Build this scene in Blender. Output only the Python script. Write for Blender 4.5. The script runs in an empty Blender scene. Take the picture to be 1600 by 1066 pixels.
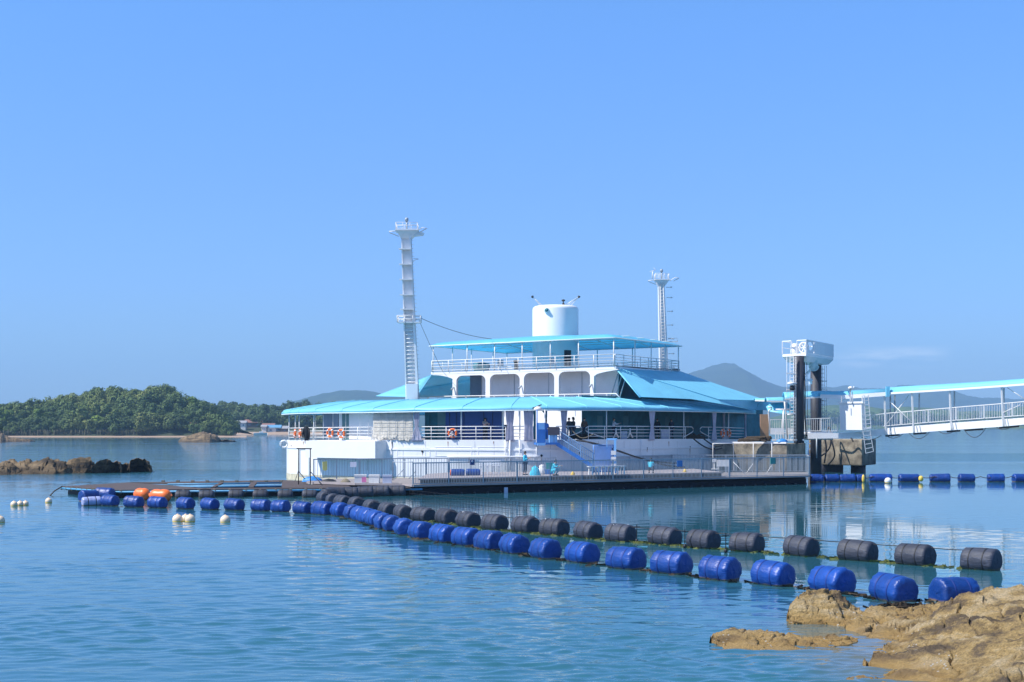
import bpy, bmesh, math, random
from mathutils import Vector, Matrix, noise
R = math.radians
SC = bpy.context.scene
COL = SC.collection
random.seed(7)
# ------------------------------------------------------------------ camera, light, exposure
F, H, HY = 2400.0, 4.6, 664.0          # focal length in photo pixels, eye height, horizon row
cam = bpy.data.cameras.new('camera'); co = bpy.data.objects.new('camera', cam); COL.objects.link(co)
co.location = (0, 0, H); co.rotation_euler = (R(90), 0, 0)
cam.sensor_width = 36; cam.lens = 36*F/1600; cam.shift_y = (HY-533)/1600
cam.clip_start = .5; cam.clip_end = 30000
SC.camera = co
SUN_EL, SUN_PHI = 50, 16               # sun from the left, a little towards the camera
S = Vector((-math.cos(R(SUN_EL))*math.cos(R(SUN_PHI)), -math.cos(R(SUN_EL))*math.sin(R(SUN_PHI)), math.sin(R(SUN_EL))))
sl = bpy.data.lights.new('sun', 'SUN'); sl.energy = 4.9; sl.angle = R(.53); sl.color = (1, .96, .9)
so = bpy.data.objects.new('sun', sl); COL.objects.link(so); so.rotation_euler = S.to_track_quat('Z', 'Y').to_euler()
so.location = (-40, -10, 60)
W = bpy.data.worlds.new('World'); SC.world = W; W.use_nodes = True
wn, wl = W.node_tree.nodes, W.node_tree.links
sk = wn.new('ShaderNodeTexSky'); sk.sky_type = 'NISHITA'; sk.sun_disc = False
sk.sun_elevation = R(SUN_EL); sk.sun_rotation = math.atan2(S.x, S.y); sk.dust_density = .6; sk.ozone_density = 3.0; sk.air_density = 1.0
bgn = wn['Background']; bgn.inputs[1].default_value = .122
tint = wn.new('ShaderNodeMix'); tint.data_type = 'RGBA'; tint.blend_type = 'MULTIPLY'; tint.inputs[0].default_value = 1
tint.inputs[7].default_value = (.82, .97, 1.4, 1)
tcz = wn.new('ShaderNodeTexCoord'); sz = wn.new('ShaderNodeSeparateXYZ'); wl.new(tcz.outputs['Generated'], sz.inputs[0])
rz_ = wn.new('ShaderNodeMapRange'); wl.new(sz.outputs[2], rz_.inputs[0]); rz_.inputs[2].default_value = 1
rp = wn.new('ShaderNodeValToRGB'); wl.new(rz_.outputs[0], rp.inputs[0]); SKYR = [(0, (.56,.69,.82)), (.042, (.57,.71,.82)), (.15, (.64,.79,.90)), (.258, (.69,.92,.96)), (.34, (.75,.96,.96)), (.6, (1,1,.78)), (1, (1,1,.75))]
for i, (p_, c_) in enumerate(SKYR):
    e_ = rp.color_ramp.elements[0] if i == 0 else (rp.color_ramp.elements[-1] if i == len(SKYR)-1 else rp.color_ramp.elements.new(p_))
    e_.position = p_; e_.color = (*c_, 1)
tn = wn.new('ShaderNodeMix'); tn.data_type = 'RGBA'; tn.blend_type = 'MULTIPLY'; tn.inputs[0].default_value = 1
wl.new(sk.outputs[0], tn.inputs[6]); wl.new(rp.outputs[0], tn.inputs[7]); wl.new(tn.outputs[2], tint.inputs[6])
# one faint low cloud over the hills on the right
tc = wn.new('ShaderNodeTexCoord'); mp = wn.new('ShaderNodeMapping'); mp.inputs['Scale'].default_value = (14, 14, 75)
wl.new(tc.outputs['Generated'], mp.inputs[0])
nz = wn.new('ShaderNodeTexNoise'); nz.inputs['Scale'].default_value = 2.2; nz.inputs['Detail'].default_value = 6; wl.new(mp.outputs[0], nz.inputs[0])
def wmath(op, a, b=None, c=None):
    n = wn.new('ShaderNodeMath'); n.operation = op
    for i, v in enumerate((a, b, c)):
        if v is None: continue
        if isinstance(v, (int, float)): n.inputs[i].default_value = v
        else: wl.new(v, n.inputs[i])
    return n.outputs[0]
sx = wn.new('ShaderNodeSeparateXYZ'); wl.new(tc.outputs['Generated'], sx.inputs[0])
def bump1(v, c, w):                    # 1 at c, 0 at distance w
    d = wmath('DIVIDE', wmath('SUBTRACT', v, c), w); return wmath('MAXIMUM', wmath('SUBTRACT', 1, wmath('MULTIPLY', d, d)), 0)
cm = wmath('MULTIPLY', bump1(sx.outputs[0], .235, .042), bump1(sx.outputs[2], .0425, .008))
cm = wmath('MULTIPLY', cm, wmath('MULTIPLY', wmath('MAXIMUM', wmath('SUBTRACT', nz.outputs[0], .4), 0), 1.9))
cmx = wn.new('ShaderNodeMix'); cmx.data_type = 'RGBA'; wl.new(cm, cmx.inputs[0]); wl.new(tint.outputs[2], cmx.inputs[6])
cmx.inputs[7].default_value = (6.5, 7.2, 8.2, 1)
wl.new(cmx.outputs[2], bgn.inputs[0])
SC.view_settings.view_transform = 'Standard'; SC.view_settings.look = 'None'
SC.view_settings.exposure = .42; SC.view_settings.gamma = 1
SC.cycles.max_bounces = 6; SC.cycles.volume_bounces = 0
SC.cycles.use_denoising = True

# ------------------------------------------------------------------ helpers
def at(px, D, py=None, z=None):
    return Vector(((px-800)/F*D, D, (z or 0) if py is None else H-(py-HY)/F*D))
def lerp(a, b, t): return a+(b-a)*t
def pl(x, pts):                        # piecewise linear
    if x <= pts[0][0]: return pts[0][1]
    for (a, b), (c, d) in zip(pts, pts[1:]):
        if x <= c: return b+(d-b)*(x-a)/(c-a)
    return pts[-1][1]
class MB:
    def __init__(s): s.v, s.f, s.s = [], [], []
    def add(s, vs, fs, smooth=False):
        o = len(s.v); s.v += [tuple(p) for p in vs]
        for f in fs: s.f.append(tuple(i+o for i in f)); s.s.append(smooth)
    def box8(s, p): s.add(p, [(0,3,2,1),(4,5,6,7),(0,1,5,4),(1,2,6,5),(2,3,7,6),(3,0,4,7)])
    def box(s, c, d, rz=0, rx=0):
        c = Vector(c); M = Matrix.Rotation(rz, 3, 'Z') @ Matrix.Rotation(rx, 3, 'X'); x, y, z = d[0]/2, d[1]/2, d[2]/2
        s.box8([c+M@Vector(q) for q in ((-x,-y,-z),(x,-y,-z),(x,y,-z),(-x,y,-z),(-x,-y,z),(x,-y,z),(x,y,z),(-x,y,z))])
    def bar(s, p, q, w, h=None):       # rectangular bar between points, h vertical-ish
        p, q = Vector(p), Vector(q); h = h or w; d = (q-p).normalized()
        u = Vector((0,0,1)) if abs(d.z) < .95 else Vector((0,1,0)); a = d.cross(u).normalized()*w/2; b = a.cross(d).normalized()*h/2
        s.box8([p-a-b, p+a-b, q+a-b, q-a-b, p-a+b, p+a+b, q+a+b, q-a+b])
    def tube(s, path, r, n=6, cap=True):
        path = [Vector(p) for p in path]; vs = []; fs = []; m = len(path)
        for i, p in enumerate(path):
            d = (path[min(i+1, m-1)]-path[max(i-1, 0)]).normalized()
            u = Vector((0,0,1)) if abs(d.z) < .9 else Vector((0,1,0)); a = d.cross(u).normalized(); b = a.cross(d)
            rr = r[i] if isinstance(r, (list, tuple)) else r
            for k in range(n): t = 2*math.pi*k/n; vs.append(p+(a*math.cos(t)+b*math.sin(t))*rr)
        for i in range(m-1):
            for k in range(n): fs.append((i*n+k, i*n+(k+1)%n, (i+1)*n+(k+1)%n, (i+1)*n+k))
        if cap: fs += [tuple(range(n-1, -1, -1)), tuple((m-1)*n+k for k in range(n))]
        s.add(vs, fs, n > 5)
    def lathe(s, c, prof, n=32, axis=None):  # prof: (r,z)
        c = Vector(c); Q = axis.to_track_quat('Z', 'Y').to_matrix() if axis else Matrix.Identity(3); vs = []; fs = []; m = len(prof)
        for r, z in prof:
            for k in range(n): t = 2*math.pi*k/n; vs.append(c+Q@Vector((r*math.cos(t), r*math.sin(t), z)))
        for i in range(m-1):
            for k in range(n): fs.append((i*n+k, i*n+(k+1)%n, (i+1)*n+(k+1)%n, (i+1)*n+k))
        s.add(vs, fs, True)
    def prism(s, poly, z0, z1):        # poly: list of xy, z0/z1 scalars or lists
        n = len(poly); a = z0 if isinstance(z0, list) else [z0]*n; b = z1 if isinstance(z1, list) else [z1]*n
        vs = [(p[0], p[1], a[i]) for i, p in enumerate(poly)]+[(p[0], p[1], b[i]) for i, p in enumerate(poly)]
        s.add(vs, [tuple(range(n-1, -1, -1)), tuple(range(n, 2*n))]+[(i, (i+1)%n, n+(i+1)%n, n+i) for i in range(n)])
    def grid(s, rows, smooth=True, closed=False):
        n = len(rows[0]); vs = [p for r in rows for p in r]; fs = []
        for i in range(len(rows)-1):
            for k in range(n if closed else n-1): fs.append((i*n+k, i*n+(k+1)%n, (i+1)*n+(k+1)%n, (i+1)*n+k))
        s.add(vs, fs, smooth)
    def sheet(s, pts, th=.03):         # thin solid polygon
        pts = [Vector(p) for p in pts]; nn = (pts[1]-pts[0]).cross(pts[2]-pts[0]).normalized()*th; n = len(pts)
        s.add(pts+[p+nn for p in pts], [tuple(range(n-1, -1, -1)), tuple(range(n, 2*n))]+[(i, (i+1)%n, n+(i+1)%n, n+i) for i in range(n)])
    def split(s, name, mat, parent=None, local=False):   # one object per unconnected piece
        par = list(range(len(s.v)))
        def fnd(i):
            while par[i] != i: par[i] = par[par[i]]; i = par[i]
            return i
        for f in s.f:
            for i in f[1:]: par[fnd(i)] = fnd(f[0])
        gr = {}
        for f, sm in zip(s.f, s.s): gr.setdefault(fnd(f[0]), []).append((f, sm))
        out = []
        for fs in gr.values():
            m = MB(); idx = {}
            for f, sm in fs:
                for i in f:
                    if i not in idx: idx[i] = len(m.v); m.v.append(s.v[i])
                m.f.append(tuple(idx[i] for i in f)); m.s.append(sm)
            out.append(m.build(name, mat, parent, local=local))
        return out
    def build(s, name, mat, parent=None, loc=None, local=False):
        g = ORG.get(parent.name, Vector((0,0,0))) if (parent and not local) else Vector((0,0,0))
        me = bpy.data.meshes.new(name); me.from_pydata([(x-g[0], y-g[1], z-g[2]) for x, y, z in s.v] if g.length else s.v, [], s.f)
        me.polygons.foreach_set('use_smooth', s.s); me.materials.append(mat); me.update()
        o = bpy.data.objects.new(name, me); COL.objects.link(o)
        if parent: o.parent = parent; ORG[o.name] = g
        if loc is not None: o.location = loc; ORG[o.name] = Vector(loc)
        return o
ORG = {}
def tag(o, label=None, cat=None, group=None, kind=None):
    if label: o['label'] = label
    if cat: o['category'] = cat
    if group: o['group'] = group
    if kind: o['kind'] = kind
    return o
def empty(name, loc, label=None, cat=None, group=None):
    o = bpy.data.objects.new(name, None); COL.objects.link(o); o.location = loc; o.empty_display_size = .3; ORG[o.name] = Vector(loc)
    return tag(o, label, cat, group)
def copy_tree(o, parent=None):
    c = o.copy(); COL.objects.link(c)
    if parent: c.parent = parent
    for ch in o.children: copy_tree(ch, c)
    return c
def spline(pts, sub=8, closed=True):
    n = len(pts); out = []
    for i in range(n if closed else n-1):
        g = (lambda k: pts[k % n]) if closed else (lambda k: pts[max(0, min(n-1, k))])
        p0, p1, p2, p3 = g(i-1), g(i), g(i+1), g(i+2)
        for j in range(sub):
            t = j/sub
            out.append(tuple(.5*((2*b)+(-a+c)*t+(2*a-5*b+4*c-d)*t*t+(-a+3*b-3*c+d)*t**3) for a, b, c, d in zip(p0, p1, p2, p3)))
    if not closed: out.append(pts[-1])
    return out
def sag(p, q, d, n=14):
    return [lerp(Vector(p), Vector(q), i/n)-Vector((0, 0, 4*d*(i/n)*(1-i/n))) for i in range(n+1)]

# ------------------------------------------------------------------ materials
def newmat(name):
    m = bpy.data.materials.new(name); m.use_nodes = True; return m, m.node_tree.nodes, m.node_tree.links, m.node_tree.nodes['Principled BSDF']
def mat(name, col, rough=.6, metal=0, var=.12, scale=1.5, bump=0, bscale=30, spec=.5, dirt=None, dirt_amt=.3, trans=0, coord='Object', stretch=(1,1,1)):
    m, n, l, b = newmat(name)
    t = n.new('ShaderNodeTexCoord'); mp = n.new('ShaderNodeMapping'); l.new(t.outputs[coord], mp.inputs[0]); mp.inputs['Scale'].default_value = stretch
    x = n.new('ShaderNodeTexNoise'); x.inputs['Scale'].default_value = scale; x.inputs['Detail'].default_value = 7; x.inputs['Roughness'].default_value = .65; l.new(mp.outputs[0], x.inputs[0])
    r = n.new('ShaderNodeValToRGB'); l.new(x.outputs[0], r.inputs[0])
    r.color_ramp.elements[0].position = .3; r.color_ramp.elements[1].position = .7
    r.color_ramp.elements[0].color = [c*(1-var) for c in col]+[1]; r.color_ramp.elements[1].color = [min(1, c*(1+var)) for c in col]+[1]
    out = r.outputs[0]
    if dirt:
        y = n.new('ShaderNodeTexNoise'); y.inputs['Scale'].default_value = scale*2.3; y.inputs['Detail'].default_value = 9; y.inputs['Roughness'].default_value = .75
        mp2 = n.new('ShaderNodeMapping'); l.new(t.outputs[coord], mp2.inputs[0]); mp2.inputs['Scale'].default_value = (1.6, 1.6, .22); l.new(mp2.outputs[0], y.inputs[0])
        rr = n.new('ShaderNodeValToRGB'); l.new(y.outputs[0], rr.inputs[0]); rr.color_ramp.elements[0].position = .56; rr.color_ramp.elements[1].position = .76
        rr.color_ramp.elements[1].color = (dirt_amt,)*3+(1,)
        mx = n.new('ShaderNodeMix'); mx.data_type = 'RGBA'; l.new(rr.outputs[0], mx.inputs[0]); l.new(out, mx.inputs[6]); mx.inputs[7].default_value = (*dirt, 1); out = mx.outputs[2]
    l.new(out, b.inputs['Base Color'])
    b.inputs['Roughness'].default_value = rough; b.inputs['Metallic'].default_value = metal; b.inputs['Specular IOR Level'].default_value = spec
    if bump:
        z = n.new('ShaderNodeTexNoise'); z.inputs['Scale'].default_value = bscale; z.inputs['Detail'].default_value = 5; l.new(t.outputs[coord], z.inputs[0])
        bp = n.new('ShaderNodeBump'); bp.inputs['Strength'].default_value = 1; bp.inputs['Distance'].default_value = bump; l.new(z.outputs[0], bp.inputs['Height']); l.new(bp.outputs[0], b.inputs['Normal'])
    if trans:
        tr = n.new('ShaderNodeBsdfTranslucent'); l.new(out, tr.inputs[0]); ms = n.new('ShaderNodeMixShader'); ms.inputs[0].default_value = trans
        l.new(b.outputs[0], ms.inputs[1]); l.new(tr.outputs[0], ms.inputs[2]); l.new(ms.outputs[0], n['Material Output'].inputs[0])
    return m
M = {}
M['white'] = mat('white_paint', (.78,.79,.8), .45, var=.04, scale=.6, dirt=(.42,.36,.3), dirt_amt=.35)
M['white_clean'] = mat('white_enamel', (.8,.8,.8), .4, var=.03)
M['offwhite'] = mat('cream_vinyl', (.56,.52,.45), .7, var=.15, scale=3, bump=.02, bscale=6)
M['panel'] = mat('grey_wall_panel', (.84,.82,.83), .6, var=.05, scale=.8, dirt=(.4,.38,.36), dirt_amt=.3)
M['canvas'] = mat('turquoise_canvas', (.25,.69,.87), .45, var=.07, scale=.5, bump=.012, bscale=3, trans=.28, dirt=(.34,.72,.85), dirt_amt=.4)
M['canvas_thin'] = mat('thin_turquoise_canvas', (.22,.68,.87), .45, var=.07, scale=.5, bump=.012, bscale=3, trans=.5, dirt=(.34,.72,.85), dirt_amt=.4)
M['canvas_trim'] = mat('canvas_trim', (.62,.72,.72), .6, var=.1)
M['steel'] = mat('galvanised_steel', (.34,.39,.43), .45, metal=.1, var=.1, scale=4)
M['railpaint'] = mat('white_rail_paint', (.74,.73,.71), .4, var=.06, dirt=(.35,.22,.12), dirt_amt=.4, scale=3)
M['curtain'] = mat('lilac_curtain', (.66,.66,.78), .85, var=.12, scale=4, trans=.25)
M['navy'] = mat('navy_blue_panel', (.012,.06,.24), .5, var=.1)
M['teal_dark'] = mat('dark_teal_interior', (.025,.17,.21), .7, var=.35, scale=1.2)
M['greygreen'] = mat('greygreen_panel', (.12,.24,.25), .6)
M['glass'] = mat('dull_window', (.16,.22,.3), .12, var=.15, scale=.7)
M['deck'] = mat('grey_brown_deck', (.26,.23,.22), .8, var=.2, scale=4, bump=.01)
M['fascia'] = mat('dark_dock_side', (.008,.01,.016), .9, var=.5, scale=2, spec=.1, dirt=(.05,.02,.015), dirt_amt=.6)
M['fascia_top'] = mat('dock_edge_board', (.34,.3,.3), .7, var=.15)
M['blue_paint'] = mat('blue_steel_paint', (.04,.19,.55), .45, var=.12)
M['handrail'] = mat('blue_grey_handrail', (.16,.3,.5), .5)
M['gatepanel'] = mat('pale_blue_mesh_panel', (.36,.52,.82), .6, var=.1)
M['lightblue'] = mat('light_blue_panel', (.22,.5,.85), .5, var=.08)
M['black'] = mat('black_rubber', (.015,.015,.018), .6, var=.3)
M['darkpile'] = mat('dark_coated_steel', (.03,.032,.045), .6, var=.4, scale=2, dirt=(.08,.055,.05), dirt_amt=.4, stretch=(1,1,.3))
M['raft'] = mat('dark_brown_decking', (.075,.055,.05), .85, var=.3, scale=5, bump=.02)
M['opening_dark'] = mat('dark_sheet_mat', (.012,.018,.028), .95, spec=0, var=.5, scale=6, bump=.03)  # near-black and without gloss, painted to make the raft opening look dark
M['raftpipe'] = mat('light_blue_pipe', (.08,.3,.5), .5, var=.25, scale=3)
M['rope'] = mat('weathered_rope', (.2,.17,.12), .9, var=.3)
M['orange'] = mat('orange_plastic', (.85,.17,.03), .4, var=.12, scale=3)
M['buoywhite'] = mat('cream_buoy_plastic', (.78,.6,.42), .45, var=.08, scale=4)
M['yellow'] = mat('yellow_plastic', (.75,.52,.08), .5, var=.15)
M['signyellow'] = mat('pale_yellow_sign', (.72,.66,.2), .6)
M['pink'] = mat('pink_label', (.7,.2,.4), .6)
M['styro'] = mat('white_foam', (.75,.74,.72), .8, var=.08, scale=5, bump=.01)
M['lilacbox'] = mat('pale_grey_plastic', (.5,.54,.66), .6)
M['green'] = mat('teal_green_sign', (.02,.26,.24), .5)
M['bluesign'] = mat('blue_sign', (.05,.2,.5), .5)
M['navysign'] = mat('navy_sign', (.03,.06,.2), .5)
M['cyan'] = mat('cyan_cloth', (.04,.5,.68), .75, var=.2, scale=6, bump=.02, bscale=8)
M['skin'] = mat('skin', (.55,.32,.22), .6)
M['hair'] = mat('dark_hair', (.02,.015,.012), .6)
M['denim'] = mat('dark_blue_cloth', (.02,.03,.06), .85)
M['dark_cloth'] = mat('black_cloth', (.012,.014,.02), .85)
M['pinkcloth'] = mat('pale_pink_shirt', (.7,.42,.38), .85)
M['browncloth'] = mat('brown_shirt', (.12,.06,.04), .85)
M['whitecloth'] = mat('white_shirt', (.6,.62,.68), .85)
M['brownboard'] = mat('dark_brown_board', (.1,.085,.1), .6)
M['seaweed'] = mat('green_seaweed', (.12,.14,.03), .9, var=.5, scale=8)
M['debris'] = mat('brown_sea_debris', (.06,.04,.022), .9, var=.6, scale=6)
M['bluetarp'] = mat('blue_tarpaulin', (.03,.22,.55), .5, var=.2, scale=3, bump=.05, bscale=5)
def concrete():
    m, n, l, b = newmat('stained_concrete')
    t = n.new('ShaderNodeTexCoord'); x = n.new('ShaderNodeTexNoise'); x.inputs['Scale'].default_value = .9; x.inputs['Detail'].default_value = 9; x.inputs['Roughness'].default_value = .7; l.new(t.outputs['Object'], x.inputs[0])
    r = n.new('ShaderNodeValToRGB'); l.new(x.outputs[0], r.inputs[0]); e = r.color_ramp.elements
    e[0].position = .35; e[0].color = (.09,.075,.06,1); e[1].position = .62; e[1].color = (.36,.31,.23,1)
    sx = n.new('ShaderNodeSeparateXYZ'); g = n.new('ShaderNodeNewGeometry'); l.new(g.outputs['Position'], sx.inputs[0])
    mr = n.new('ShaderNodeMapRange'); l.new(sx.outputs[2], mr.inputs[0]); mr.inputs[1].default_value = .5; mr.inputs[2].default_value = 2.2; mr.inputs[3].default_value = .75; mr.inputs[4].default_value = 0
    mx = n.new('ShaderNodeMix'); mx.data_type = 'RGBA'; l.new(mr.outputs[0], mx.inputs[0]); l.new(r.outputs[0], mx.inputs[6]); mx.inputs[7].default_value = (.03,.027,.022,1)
    l.new(mx.outputs[2], b.inputs['Base Color']); b.inputs['Roughness'].default_value = .9
    bp = n.new('ShaderNodeBump'); bp.inputs['Distance'].default_value = .05; l.new(x.outputs[0], bp.inputs['Height']); l.new(bp.outputs[0], b.inputs['Normal']); return m
M['concrete'] = concrete()
def float_mat(name, col, netted):
    m, n, l, b = newmat(name)
    t = n.new('ShaderNodeTexCoord'); x = n.new('ShaderNodeTexNoise'); x.inputs['Scale'].default_value = 2.5; x.inputs['Detail'].default_value = 6; l.new(t.outputs['Object'], x.inputs[0])
    r = n.new('ShaderNodeValToRGB'); l.new(x.outputs[0], r.inputs[0]); e = r.color_ramp.elements
    e[0].position = .3; e[1].position = .7; e[0].color = [c*.8 for c in col]+[1]; e[1].color = [c*1.25 for c in col]+[1]
    oi = n.new('ShaderNodeObjectInfo'); hs = n.new('ShaderNodeHueSaturation'); mr = n.new('ShaderNodeMapRange'); l.new(oi.outputs['Random'], mr.inputs[0]); mr.inputs[3].default_value = .78; mr.inputs[4].default_value = 1.15
    l.new(mr.outputs[0], hs.inputs['Value']); l.new(r.outputs[0], hs.inputs['Color'])
    g = n.new('ShaderNodeNewGeometry'); sx = n.new('ShaderNodeSeparateXYZ'); l.new(g.outputs['Position'], sx.inputs[0])   # fouling at the waterline
    no = n.new('ShaderNodeMath'); no.operation = 'MULTIPLY_ADD'; l.new(x.outputs[0], no.inputs[0]); no.inputs[1].default_value = -.16; l.new(sx.outputs[2], no.inputs[2])
    m2 = n.new('ShaderNodeMapRange'); l.new(no.outputs[0], m2.inputs[0]); m2.inputs[1].default_value = -.05; m2.inputs[2].default_value = .0; m2.inputs[3].default_value = 1; m2.inputs[4].default_value = 0
    mx = n.new('ShaderNodeMix'); mx.data_type = 'RGBA'; l.new(m2.outputs[0], mx.inputs[0]); l.new(hs.outputs[0], mx.inputs[6]); mx.inputs[7].default_value = (.16,.13,.05,1) if netted else (.2,.14,.09,1)
    fn = n.new('ShaderNodeTexNoise'); fn.inputs['Scale'].default_value = 4; fn.inputs['Detail'].default_value = 8; fn.inputs['Roughness'].default_value = .8; l.new(g.outputs['Position'], fn.inputs[0])
    fm = n.new('ShaderNodeMapRange'); l.new(fn.outputs[0], fm.inputs[0]); fm.inputs[1].default_value = .58; fm.inputs[2].default_value = .8; fm.inputs[4].default_value = .45
    mf = n.new('ShaderNodeMix'); mf.data_type = 'RGBA'; l.new(fm.outputs[0], mf.inputs[0]); l.new(mx.outputs[2], mf.inputs[6]); mf.inputs[7].default_value = (.1,.11,.14,1) if netted else (.1,.18,.42,1)
    out = mf.outputs[2]
    if netted:
        sxo = n.new('ShaderNodeSeparateXYZ'); l.new(t.outputs['Object'], sxo.inputs[0])
        v = n.new('ShaderNodeTexVoronoi'); v.inputs['Scale'].default_value = 26; v.feature = 'DISTANCE_TO_EDGE'; v.inputs['Randomness'].default_value = .15; l.new(t.outputs['Object'], v.inputs[0])
        vr = n.new('ShaderNodeMapRange'); l.new(v.outputs[0], vr.inputs[0]); vr.inputs[1].default_value = .03; vr.inputs[2].default_value = .16; vr.inputs[3].default_value = 1; vr.inputs[4].default_value = .25
        m3 = n.new('ShaderNodeMix'); m3.data_type = 'RGBA'; l.new(vr.outputs[0], m3.inputs[0]); m3.inputs[6].default_value = (.02,.02,.028,1); l.new(out, m3.inputs[7]); out = m3.outputs[2]
    l.new(out, b.inputs['Base Color']); b.inputs['Roughness'].default_value = .62 if netted else .42
    w = n.new('ShaderNodeTexNoise'); w.inputs['Scale'].default_value = 5; w.inputs['Detail'].default_value = 4; w.inputs['Distortion'].default_value = 1.2
    mp = n.new('ShaderNodeMapping'); mp.inputs['Scale'].default_value = (.5, 1.6, 1.6); l.new(t.outputs['Object'], mp.inputs[0]); l.new(mp.outputs[0], w.inputs[0])
    bp = n.new('ShaderNodeBump'); bp.inputs['Distance'].default_value = .022; l.new(w.outputs[0], bp.inputs['Height']); l.new(bp.outputs[0], b.inputs['Normal'])
    return m
M['float_blue'] = float_mat('blue_float_cover', (.004,.047,.25), False)
M['float_black'] = float_mat('black_netted_float_cover', (.04,.05,.08), True)
M['strap_blue'] = mat('dark_blue_strap', (.006,.03,.2), .6)
M['float_pale'] = float_mat('faded_float_cover', (.3,.34,.55), False)
def rock_mat(name, a, b_, c, scale=1, wet=.35, specks=True):
    m, n, l, b = newmat(name)
    t = n.new('ShaderNodeTexCoord')
    mp = n.new('ShaderNodeMapping'); mp.inputs['Rotation'].default_value = (0, R(20), R(35)); mp.inputs['Scale'].default_value = (.6, 1.3, 3); l.new(t.outputs['Object'], mp.inputs[0])
    x = n.new('ShaderNodeTexNoise'); x.inputs['Scale'].default_value = .9*scale; x.inputs['Detail'].default_value = 10; x.inputs['Roughness'].default_value = .68; l.new(mp.outputs[0], x.inputs[0])
    r = n.new('ShaderNodeValToRGB'); l.new(x.outputs[0], r.inputs[0]); e = r.color_ramp.elements
    e[0].position = .4; e[0].color = (*a, 1); e[1].position = .62; e[1].color = (*c, 1); k = e.new(.5); k.color = (*b_, 1)
    f = n.new('ShaderNodeTexNoise'); f.inputs['Scale'].default_value = 22*scale; f.inputs['Detail'].default_value = 8; f.inputs['Roughness'].default_value = .75; l.new(t.outputs['Object'], f.inputs[0])
    fr = n.new('ShaderNodeMapRange'); l.new(f.outputs[0], fr.inputs[0]); fr.inputs[1].default_value = .3; fr.inputs[2].default_value = .7; fr.inputs[3].default_value = .42; fr.inputs[4].default_value = 1.5
    mu = n.new('ShaderNodeMix'); mu.data_type = 'RGBA'; mu.blend_type = 'MULTIPLY'; mu.inputs[0].default_value = 1; l.new(r.outputs[0], mu.inputs[6]); l.new(fr.outputs[0], mu.inputs[7])
    g = n.new('ShaderNodeNewGeometry'); sx = n.new('ShaderNodeSeparateXYZ'); l.new(g.outputs['Position'], sx.inputs[0])
    ad = n.new('ShaderNodeMath'); ad.operation = 'MULTIPLY_ADD'; l.new(x.outputs[0], ad.inputs[0]); ad.inputs[1].default_value = -.5*wet; l.new(sx.outputs[2], ad.inputs[2])
    mr = n.new('ShaderNodeMapRange'); l.new(ad.outputs[0], mr.inputs[0]); mr.inputs[1].default_value = -.15*wet; mr.inputs[2].default_value = wet*.5; mr.inputs[3].default_value = .75; mr.inputs[4].default_value = 0
    mx = n.new('ShaderNodeMix'); mx.data_type = 'RGBA'; l.new(mr.outputs[0], mx.inputs[0]); l.new(mu.outputs[2], mx.inputs[6]); mx.inputs[7].default_value = (.46,.28,.085,1) if specks else (.07,.045,.02,1)
    out = mx.outputs[2]
    if specks:
        v = n.new('ShaderNodeTexVoronoi'); v.inputs['Scale'].default_value = 9; l.new(t.outputs['Object'], v.inputs[0])
        vl = n.new('ShaderNodeMath'); vl.operation = 'LESS_THAN'; l.new(v.outputs['Distance'], vl.inputs[0]); vl.inputs[1].default_value = .2
        z2 = n.new('ShaderNodeTexNoise'); z2.inputs['Scale'].default_value = 1.1; l.new(t.outputs['Object'], z2.inputs[0]); zl = n.new('ShaderNodeMath'); zl.operation = 'GREATER_THAN'; l.new(z2.outputs[0], zl.inputs[0]); zl.inputs[1].default_value = .56
        zh = n.new('ShaderNodeMath'); zh.operation = 'LESS_THAN'; l.new(sx.outputs[2], zh.inputs[0]); zh.inputs[1].default_value = .3
        a1 = n.new('ShaderNodeMath'); a1.operation = 'MULTIPLY'; l.new(vl.outputs[0], a1.inputs[0]); l.new(zl.outputs[0], a1.inputs[1])
        a2 = n.new('ShaderNodeMath'); a2.operation = 'MULTIPLY'; l.new(a1.outputs[0], a2.inputs[0]); l.new(zh.outputs[0], a2.inputs[1])
        m4 = n.new('ShaderNodeMix'); m4.data_type = 'RGBA'; l.new(a2.outputs[0], m4.inputs[0]); l.new(out, m4.inputs[6]); m4.inputs[7].default_value = (.62,.58,.5,1); out = m4.outputs[2]
    cv = n.new('ShaderNodeTexVoronoi'); cv.feature = 'DISTANCE_TO_EDGE'; cv.inputs['Scale'].default_value = .28*scale
    wv = n.new('ShaderNodeMix'); wv.data_type = 'VECTOR'; wv.inputs[0].default_value = .6; l.new(mp.outputs[0], wv.inputs[4]); l.new(x.outputs['Color'], wv.inputs[5])
    sc3 = n.new('ShaderNodeVectorMath'); sc3.operation = 'SCALE'; l.new(wv.outputs[1], sc3.inputs[0]); sc3.inputs['Scale'].default_value = 2.2; l.new(sc3.outputs[0], cv.inputs[0])
    ck = n.new('ShaderNodeMapRange'); l.new(cv.outputs[0], ck.inputs[0]); ck.inputs[2].default_value = .035; ck.inputs[3].default_value = .25; ck.inputs[4].default_value = 1
    mk = n.new('ShaderNodeMix'); mk.data_type = 'RGBA'; mk.blend_type = 'MULTIPLY'; mk.inputs[0].default_value = .45; l.new(out, mk.inputs[6]); l.new(ck.outputs[0], mk.inputs[7]); out = mk.outputs[2]
    l.new(out, b.inputs['Base Color']); b.inputs['Roughness'].default_value = .88
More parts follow.
